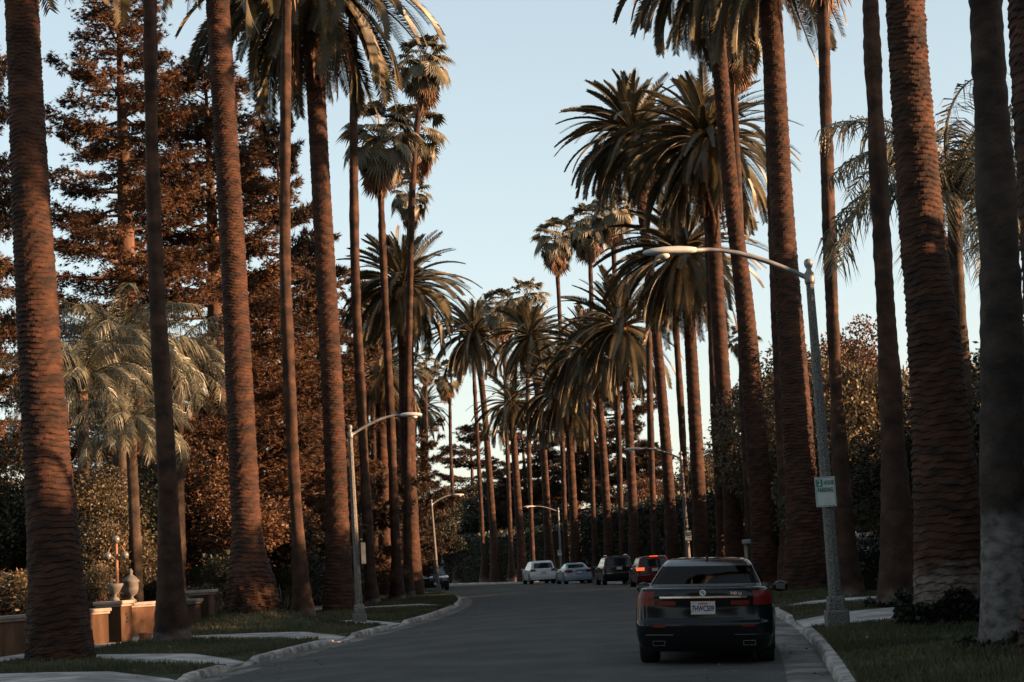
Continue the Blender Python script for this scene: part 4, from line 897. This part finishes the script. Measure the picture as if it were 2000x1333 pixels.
# ------------------------------------------------------------------ cars
NR, NC_, NSD, NF = 13, 6, 30, 10
def ring_half(z, wd, yr, yf, bow_r, bow_f, cr, cf):
    pts = []; xr = wd-cr
    for k in range(NR): x = xr*k/(NR-1); pts.append((x, yr+bow_r*(x/wd)**2))
    y0 = pts[-1][1]
    for k in range(1, NC_+1): a = PI/2*k/NC_; pts.append((xr+cr*math.sin(a), y0+cr*1.3*(1-math.cos(a))))
    ys_ = pts[-1][1]; xf = wd-cf; y1 = yf-bow_f*(xf/wd)**2; ye = y1-cf*1.3
    for k in range(1, NSD+1): pts.append((wd, ys_+(ye-ys_)*k/NSD))
    for k in range(1, NC_+1): a = PI/2*k/NC_; pts.append((wd-cf*(1-math.cos(a)), ye+cf*1.3*math.sin(a)))
    for k in range(1, NF): x = xf*(1-k/(NF-1)); pts.append((x, yf-bow_f*(x/wd)**2))
    return [(x, y, z) for x, y in pts]
def car_grid(keys, ns=4, nose=0.0, ynose=.9, ztop=.85):
    K = [np.array(ring_half(*k)) for k in keys]; out = []; kid = []
    for i in range(len(K)-1):
        a, b, c, d = K[max(i-1, 0)], K[i], K[i+1], K[min(i+2, len(K)-1)]
        for j in range(ns):
            t = j/ns; q = .5*(2*b+(c-a)*t*.6+(-(c-a)*1.2+(d-b)*-.6*0+0)*0) if False else None
            m1, m2 = (c-a)*.32, (d-b)*.32
            h = (2*t**3-3*t**2+1)*b+(t**3-2*t**2+t)*m1+(-2*t**3+3*t**2)*c+(t**3-t**2)*m2
            out.append(h); kid.append(i+t)
    out.append(K[-1]); kid.append(len(K)-1)
    G = np.array(out)
    if nose:
        f = np.clip((G[:, :, 1]-ynose)/1.6, 0, 1)**1.4*np.clip((G[:, :, 2]-.45)/(ztop-.45), 0, 1)
        G[:, :, 2] -= nose*f*(G[:, :, 2] < 1.25)
    return G, np.array(kid)
def car_part(G, rows, cols, name, mat, parent, sides=(1, -1), off=0.0, close=False, smooth=True):
    """faces of the skin for row/column ranges, mirrored"""
    mb = MB()
    for sx in sides:
        r0, r1 = rows; c0, c1 = cols; n = c1-c0+1
        vs = [(G[r, c][0]*sx*(1+off), G[r, c][1]*(1+off*.4), G[r, c][2]) for r in range(r0, r1+1) for c in range(c0, c1+1)]
        fs = []
        for i in range(r1-r0):
            for k in range(n-1):
                f = (i*n+k, i*n+k+1, (i+1)*n+k+1, (i+1)*n+k); fs.append(f if sx > 0 else f[::-1])
        mb.add(vs, fs)
    return mb.build(name, mat, parent, smooth)
def wheel(parent, x, y, r_, wd, sx):
    t = MB(); t.lathe([(r_*.66, -wd/2), (r_*.93, -wd/2), (r_, -wd*.36), (r_, wd*.36), (r_*.93, wd/2), (r_*.66, wd/2)], 28, axis='X')
    o = t.build('wheel', M['rubber'], parent, True, loc=(x, y, r_))
    rm = MB(); xo = sx*wd*.47; rm.lathe([(r_*.66, -.012), (r_*.68, .012)], 24, c=(xo*.55, 0, 0), axis='X')
    for k in range(5):
        a = 2*PI*k/5; q = Vector((0, math.cos(a), math.sin(a))); s_ = Vector((0, -math.sin(a), math.cos(a)))*.05; e = Vector((sx*.015, 0, 0)); c0 = Vector((xo, 0, 0))
        rm.add([c0+q*.02-s_+e, c0+q*.02+s_+e, c0+q*r_*.67+s_*.8, c0+q*r_*.67-s_*.8], [(0, 1, 2, 3) if sx > 0 else (3, 2, 1, 0)])
    rm.build('rim', M['rim'], o)
def car(name, label, cat, keys, paintm, pos, heading, spec, tilt=0.0):
    """spec: row keys of glass etc. local +Y forward"""
    o = empty(name, pos); o.rotation_euler = (0, tilt, -heading); tag(o, label, cat, spec.get('group'))
    ns = 4; G, kid = car_grid(keys, ns, spec.get('nose', .1), spec.get('ynose', .9)); nc = G.shape[1]; nr = G.shape[0]
    side0 = NR+NC_-1; side1 = side0+NSD
    skin = np.zeros((nr-1, nc-1), int)
    def mark(r0, r1, c0, c1, v): skin[int(r0*ns):int(r1*ns), c0:c1] = v
    gb, gt = spec['glass']              # key rows of the glass band
    mark(gb, gt, 0, NR-1+spec.get('rw', 0), 1)                  # rear screen
    mark(gb, gt, side1+NC_-1-spec.get('fw', 0), nc-1, 2)        # windscreen
    for a, b_ in spec['side']: mark(gb, gt, side0+a, side0+b_, 3)
    tr0, tr1, tc0, tc1 = spec['tail']; mark(tr0, tr1, tc0, tc1, 4)
    hr0, hr1, hc0, hc1 = spec.get('head', (0, 0, 0, 0)); mark(hr0, hr1, nc-1-hc1, nc-1-hc0, 5)
    lr1 = spec.get('sill', 1); mark(0, lr1, 0, nc-1, 6)
    def emit(v, nm, mt, sides=(1, -1)):
        mb = MB(); idx = {}
        R_, C_ = np.nonzero(skin == v)
        for sx in sides:
            idx = {}; vs = []; fs = []
            for r_, c_ in zip(R_, C_):
                f = []
                for rr_, cc_ in ((r_, c_), (r_, c_+1), (r_+1, c_+1), (r_+1, c_)):
                    if (rr_, cc_) not in idx: idx[(rr_, cc_)] = len(vs); p = G[rr_, cc_]; vs.append((p[0]*sx, p[1], p[2]))
                    f.append(idx[(rr_, cc_)])
                fs.append(tuple(f) if sx > 0 else tuple(f[::-1]))
            mb.add(vs, fs)
        if not mb.f: return None
        me = mb.mesh(nm, True); bm = bmesh.new(); bm.from_mesh(me); bmesh.ops.remove_doubles(bm, verts=bm.verts, dist=1e-5)
        bm.to_mesh(me); bm.free(); me.polygons.foreach_set('use_smooth', [True]*len(me.polygons))
        return obj(nm, me, mt, o)
    emit(0, 'body', paintm)
    gmts = spec.get('glassmat', M['dark_glass'])
    emit(1, 'rear_window', gmts); emit(2, 'windscreen', gmts)
    for sx in (1, -1): emit(3, 'side_windows', gmts, (sx,)); emit(4, 'taillight', spec.get('tailmat', M['tail_red']), (sx,)); emit(5, 'headlight', M['headlight'], (sx,))
    emit(6, 'sill', M['black_plastic'])
    m = MB(); pr_ = [(G[-1, c][0], G[-1, c][1], G[-1, c][2]) for c in range(nc)]+[(-G[-1, c][0], G[-1, c][1], G[-1, c][2]) for c in range(nc-2, 0, -1)]
    m.add(pr_, [tuple(range(len(pr_)))]); m.build('roof_panel', paintm, o)
    m = MB(); pb = [(G[0, c][0], G[0, c][1], G[0, c][2]) for c in range(nc)]+[(-G[0, c][0], G[0, c][1], G[0, c][2]) for c in range(nc-2, 0, -1)]
    m.add(pb, [tuple(range(len(pb)))[::-1]]); m.build('underbody', M['black_plastic'], o)
    wr = spec.get('wr', .35); hwid = keys[3][1]
    for y in spec['axles']:
        for sx in (1, -1):
            m = MB(); n = 20; c = [(sx*(hwid+.004), y+(wr+.07)*math.cos(a), max(wr+(wr+.07)*math.sin(a), .34)) for a in np.linspace(-.35, PI+.35, n)]
            m.add(c, [tuple(range(n)) if sx < 0 else tuple(range(n))[::-1]]); m.build('wheel_arch', M['black_plastic'], o)
            wheel(o, sx*(hwid-.14), y, wr, .26, sx)
    for sx in (1, -1):
        yb, zb = spec['mirror']; m = MB(); m.lathe([(.02, -.10), (.075, -.07), (.10, 0), (.08, .07), (.03, .10)], 12, axis='X'); me = m.mesh('mirror', True); me.transform(Matrix.Diagonal((1.15, .6, .85, 1)))
        mo = obj('mirror', me, paintm, o, loc=(sx*(hwid+.10), yb, zb)); m = MB(); m.tube([(-sx*.05, 0, -.02), (-sx*.2, 0, -.06)], .025, 6); m.build('stalk', M['black_plastic'], mo)
        m = MB(); m.add([(a_*.07, -.063, b_*.048) for a_, b_ in ((-1, -.8), (1, -1), (1, .8), (-1, 1))], [(0, 1, 2, 3)]); m.build('mirror_glass', M['dark_chrome'], mo)
    return o, G
def rear_y(G, x, z):
    sub = G[:, :NR+2]; d = (sub[:, :, 0]-abs(x))**2+(sub[:, :, 2]-z)**2*1.0; i = np.unravel_index(np.argmin(d), d.shape); return sub[i][1]
def rear_bar(o, G, name, mat, x0, x1, z, h, proud=.012, n=14):
    mb = MB(); vs = []
    for k in range(n+1):
        x = x0+(x1-x0)*k/n; y = rear_y_s(G, x, z)
        vs += [(x, y-proud, z-h/2), (x, y-proud, z+h/2), (x, y+.03, z+h/2), (x, y+.03, z-h/2)]
    fs = [(i*4+k, i*4+(k+1) % 4, i*4+4+(k+1) % 4, i*4+4+k) for i in range(n) for k in range(4)]+[(0, 1, 2, 3), (n*4+3, n*4+2, n*4+1, n*4)]
    mb.add(vs, fs); return mb.build(name, mat, o)
def rear_y_s(G, x, z):
    """skin depth at the tail for a given x, z (below the deck)"""
    col = []
    for r_ in range(G.shape[0]):
        row = G[r_, :NR+NC_]; col.append((row[0][2], np.interp(abs(x), row[:, 0], row[:, 1])))
        if row[0][2] > 1.05: break
    col = np.array(col); return float(np.interp(z, col[:, 0], col[:, 1]))
def plate(o, G, z, w_=.31, h_=.155, txt=None, front=False):
    y = rear_y_s(G, 0, z)-.03; m = MB(); m.box((0, y, z), (w_, .012, h_)); bevel(m.build('number_plate', M['plate'], o), .01)
    m = MB(); e = .012
    for sx in (-1, 1): m.box((sx*(w_/2+e/2), y-.004, z), (e, .016, h_+2*e))
    for sz in (-1, 1): m.box((0, y-.004, z+sz*(h_/2+e/2)), (w_-.002, .016, e))
    m.build('plate_frame', M['chrome'], o)
    if txt:
        me = text_mesh(txt, .112, .003, .60); obj('lettering', me, M['ink'], o, loc=(0, y-.0085, z-.012), rot=(PI/2, 0, 0))
        m = MB(); m.box((0, y-.0085, z+.058), (.13, .003, .018)); m.build('plate_script', M['plate_red'], o)
        m = MB()
        for sx in (-1, 1): m.box((sx*.12, y-.0085, z+.060), (.03, .003, .014))
        m.build('plate_sticker', M['sign_white'], o)
# sedan keys: z, half width, y rear, y front, bow rear, bow front, corner rear, corner front
SEDAN = [(.20, .80, -2.38, 2.40, .10, .25, .20, .3), (.27, .90, -2.52, 2.52, .12, .30, .20, .3), (.42, .945, -2.585, 2.60, .14, .34, .22, .34), (.58, .955, -2.60, 2.60, .14, .34, .22, .34),
         (.635, .953, -2.565, 2.58, .14, .34, .22, .34), (.80, .945, -2.55, 2.52, .15, .34, .20, .34), (.95, .925, -2.56, 2.42, .17, .34, .18, .32), (1.045, .885, -2.55, 2.25, .20, .30, .16, .3),
         (1.078, .845, -2.46, 1.95, .20, .25, .16, .3), (1.092, .80, -1.86, 1.12, .12, .22, .14, .2), (1.112, .79, -1.78, 1.05, .12, .22, .13, .2), (1.36, .665, -1.12, .34, .12, .14, .12, .16), (1.44, .60, -.86, .10, .12, .1, .12, .14), (1.47, .52, -.66, -.02, .1, .1, .12, .12), (1.482, .36, -.50, -.12, .06, .06, .1, .1)]
head = R(7.9); cx_, cy_ = 2.73, 28.15
bm_, G = car('sedan', 'black luxury sedan driving away in the near right lane', 'car', SEDAN, M['car_black'], (cx_-.0, cy_, road_z(cx_, 26)-.01), head,
    dict(glass=(10, 11), side=[(2, 9), (10, 19), (20, 29)], tail=(5.25, 6.75, 11, NR+NC_+3), nose=.16, axles=(-1.52, 1.62), wr=.355, mirror=(.80, 1.02), glassmat=M['tinted'], rw=4, sill=1, group='cars on the street'), tilt=R(2.4))
SED = bm_
rear_bar(SED, G, 'chrome_strip', M['chrome'], -.60, .60, .945, .024, .016)
rear_bar(SED, G, 'trunk_seam', M['black_plastic'], -.56, .56, .655, .012, .004)
plate(SED, G, .80, .31, .155, '7HWC509')
for sx in (-1, 1):
    rear_bar(SED, G, 'taillight_bar', M['tail_red'], sx*.38, sx*.63, .865, .055, .006, 6)
    rear_bar(SED, G, 'reflector', M['tail_red'], sx*.52, sx*.70, .555, .035, .012, 5)
    rear_bar(SED, G, 'bumper_crease', M['dark_chrome'], sx*.42, sx*.80, .435, .010, .008, 6)
    m = MB(); yx = rear_y_s(G, .62, .32)
    for a_, b_, c_, d_ in ((0, .03, .17, .009), (0, -.03, .17, .009), (-.081, 0, .009, .051), (.081, 0, .009, .051)): m.box((sx*.62+a_, yx+.02, .32+b_), (c_, .10, d_))
    m.build('exhaust_tip', M['dark_chrome'], SED)
m = MB(); ye = rear_y_s(G, 0, 1.005)-.012; em = empty('emblem', (0, ye, 1.005)); em.parent = SED; em.rotation_euler = (PI/2, 0, 0)
m.lathe([(.043, -.004), (.043, .004)], 22); m.build('roundel', M['chrome'], em)
for q, mt in ((0, 'sign_white'), (1, 'blue_enamel'), (2, 'sign_white'), (3, 'blue_enamel')):
    m = MB(); m.add([(0, 0, .006)]+[(.029*math.cos(q*PI/2+k*PI/12), .029*math.sin(q*PI/2+k*PI/12), .006) for k in range(7)], [tuple(range(8))]); m.build('quadrant', M[mt], em)
me = text_mesh('740 Li', .055, .0022, 1.15); obj('lettering', me, M['chrome'], SED, loc=(.45, rear_y_s(G, .45, .992)-.008, .992), rot=(PI/2, 0, R(4)))
m = MB(); m.add([(-.025, -.72, 1.468), (.025, -.72, 1.468), (.012, -.86, 1.452), (-.012, -.86, 1.452), (0, -.80, 1.55), (0, -.70, 1.50)], [(0, 3, 4), (3, 2, 4), (2, 1, 4), (1, 5, 4), (0, 4, 5), (0, 5, 1)]); m.build('antenna_fin', M['car_black'], SED)
for x in (-.38, .38):
    for y in (-1.05, .05):
        m = MB(); m.box((x, y, .75), (.50, .18, .62), taper=.86); st = bevel(m.build('seat', M['seat'], SED), .07, 3); m = MB(); m.box((x, y-.01, 1.16), (.26, .09, .17), taper=.85); bevel(m.build('headrest', M['seat'], st), .03, 3)
m = MB(); m.box((0, .72, .93), (1.42, .5, .16)); m.box((0, -1.52, 1.02), (1.3, .5, .03)); bevel(m.build('dashboard', M['black_plastic'], SED), .04)
SUV = [(.24, .80, -2.22, 2.25, .05, .2, .2, .3), (.33, .92, -2.36, 2.36, .08, .26, .2, .3), (.50, .965, -2.42, 2.42, .10, .3, .2, .3), (.70, .975, -2.43, 2.42, .10, .3, .2, .3), (.76, .975, -2.38, 2.40, .10, .3, .2, .3),
       (.95, .965, -2.36, 2.36, .10, .3, .18, .3), (1.06, .95, -2.35, 2.22, .10, .3, .17, .3), (1.12, .92, -2.34, 1.75, .10, .25, .16, .28), (1.16, .895, -2.31, 1.25, .10, .2, .15, .2), (1.56, .785, -2.12, .42, .08, .14, .14, .16), (1.66, .73, -2.03, .18, .08, .1, .13, .14), (1.72, .62, -1.9, 0, .06, .08, .12, .12), (1.735, .45, -1.7, -.2, .04, .06, .1, .1)]
HATCH = [(z*.92, a*.93, b*.93, c*.93, d, e, f, g_) for z, a, b, c, d, e, f, g_ in SUV]
COUPE = [(z*.985, a, b*.97, c*.97, d*1.4, e, f*1.25, g_) for z, a, b, c, d, e, f, g_ in SEDAN]
suvs = dict(glass=(8, 9), side=[(1, 9), (10, 19), (20, 28)], tail=(5, 7, 9, NR+NC_+2), nose=.06, axles=(-1.45, 1.5), wr=.38, mirror=(.95, 1.12), rw=0, sill=1, group='cars on the street')
def pcar(name, lab, keys, pm, xy, hd, spec, z=.76, tail=None, cat='car'):
    sp_ = dict(spec)
    if tail: sp_['tailmat'] = M[tail]
    o, G_ = car(name, lab, cat, keys, M[pm], (xy[0], xy[1], road_z(*xy)), hd, sp_); plate(o, G_, z, .32, .16, None); rear_bar(o, G_, 'bumper_line', M['black_plastic'] if pm != 'car_dark' else M['chrome'], -.75, .75, .72 if keys is not COUPE else .62, .03, .006); return o, G_
o, G1 = pcar('sport_utility_vehicle', 'white parked car by the far kerb, leftmost of the four ahead', SUV, 'car_white', (1.0, 141), R(-9), suvs, .85)
o, G2 = pcar('coupe', 'grey-blue low coupe parked between the white car and dark car', COUPE, 'car_blue', (3.35, 129.5), R(-8), dict(suvs, glass=(10, 11), tail=(5, 6.5, 8, NR+NC_+2), nose=.14, axles=(-1.5, 1.55), wr=.36, mirror=(.8, 1.0)), .80)
rear_bar(o, G2, 'chrome_strip', M['chrome'], -.4, .4, .92, .03, .012)
o, G3 = pcar('sport_utility_vehicle', 'dark parked car with roof rails left of the red car', SUV, 'car_dark', (5.45, 114.0), R(-5), suvs, 1.0)
rear_bar(o, G3, 'chrome_strip', M['chrome'], -.42, .42, 1.10, .03, .012)
for sx in (-1, 1):
    m = MB(); m.tube([(sx*.62, -1.8, 1.73), (sx*.62, -1.65, 1.78), (sx*.62, -.3, 1.78), (sx*.62, -.1, 1.73)], .02, 6); m.build('roof_rail', M['chrome'], o)
o, G4 = pcar('hatchback', 'red car with glowing brake lights partly hidden by the black sedan', HATCH, 'car_red', (6.5, 97.0), R(-3), suvs, .9, 'tail_lit')
m = MB(); m.box((0, -1.90, 1.58), (.42, .06, .04)); m.build('brake_light', M['tail_lit'], o)
o, G5 = car('sport_utility_vehicle', 'dark parked car facing the camera beside the left kerb lamp', 'car', SUV, M['car_dark'], (-6.75, 134, road_z(-6.75, 134)), R(170), dict(suvs, head=(5, 6.5, 3, 14)))
m = MB()
for k in range(4): m.box((0, 2.36+.012*k, .92-.06*k), (.95, .05, .025))
m.build('grille', M['chrome'], o)
m = MB(); m.box((0, 2.46, .52), (.32, .03, .15)); m.build('number_plate', M['plate'], o)
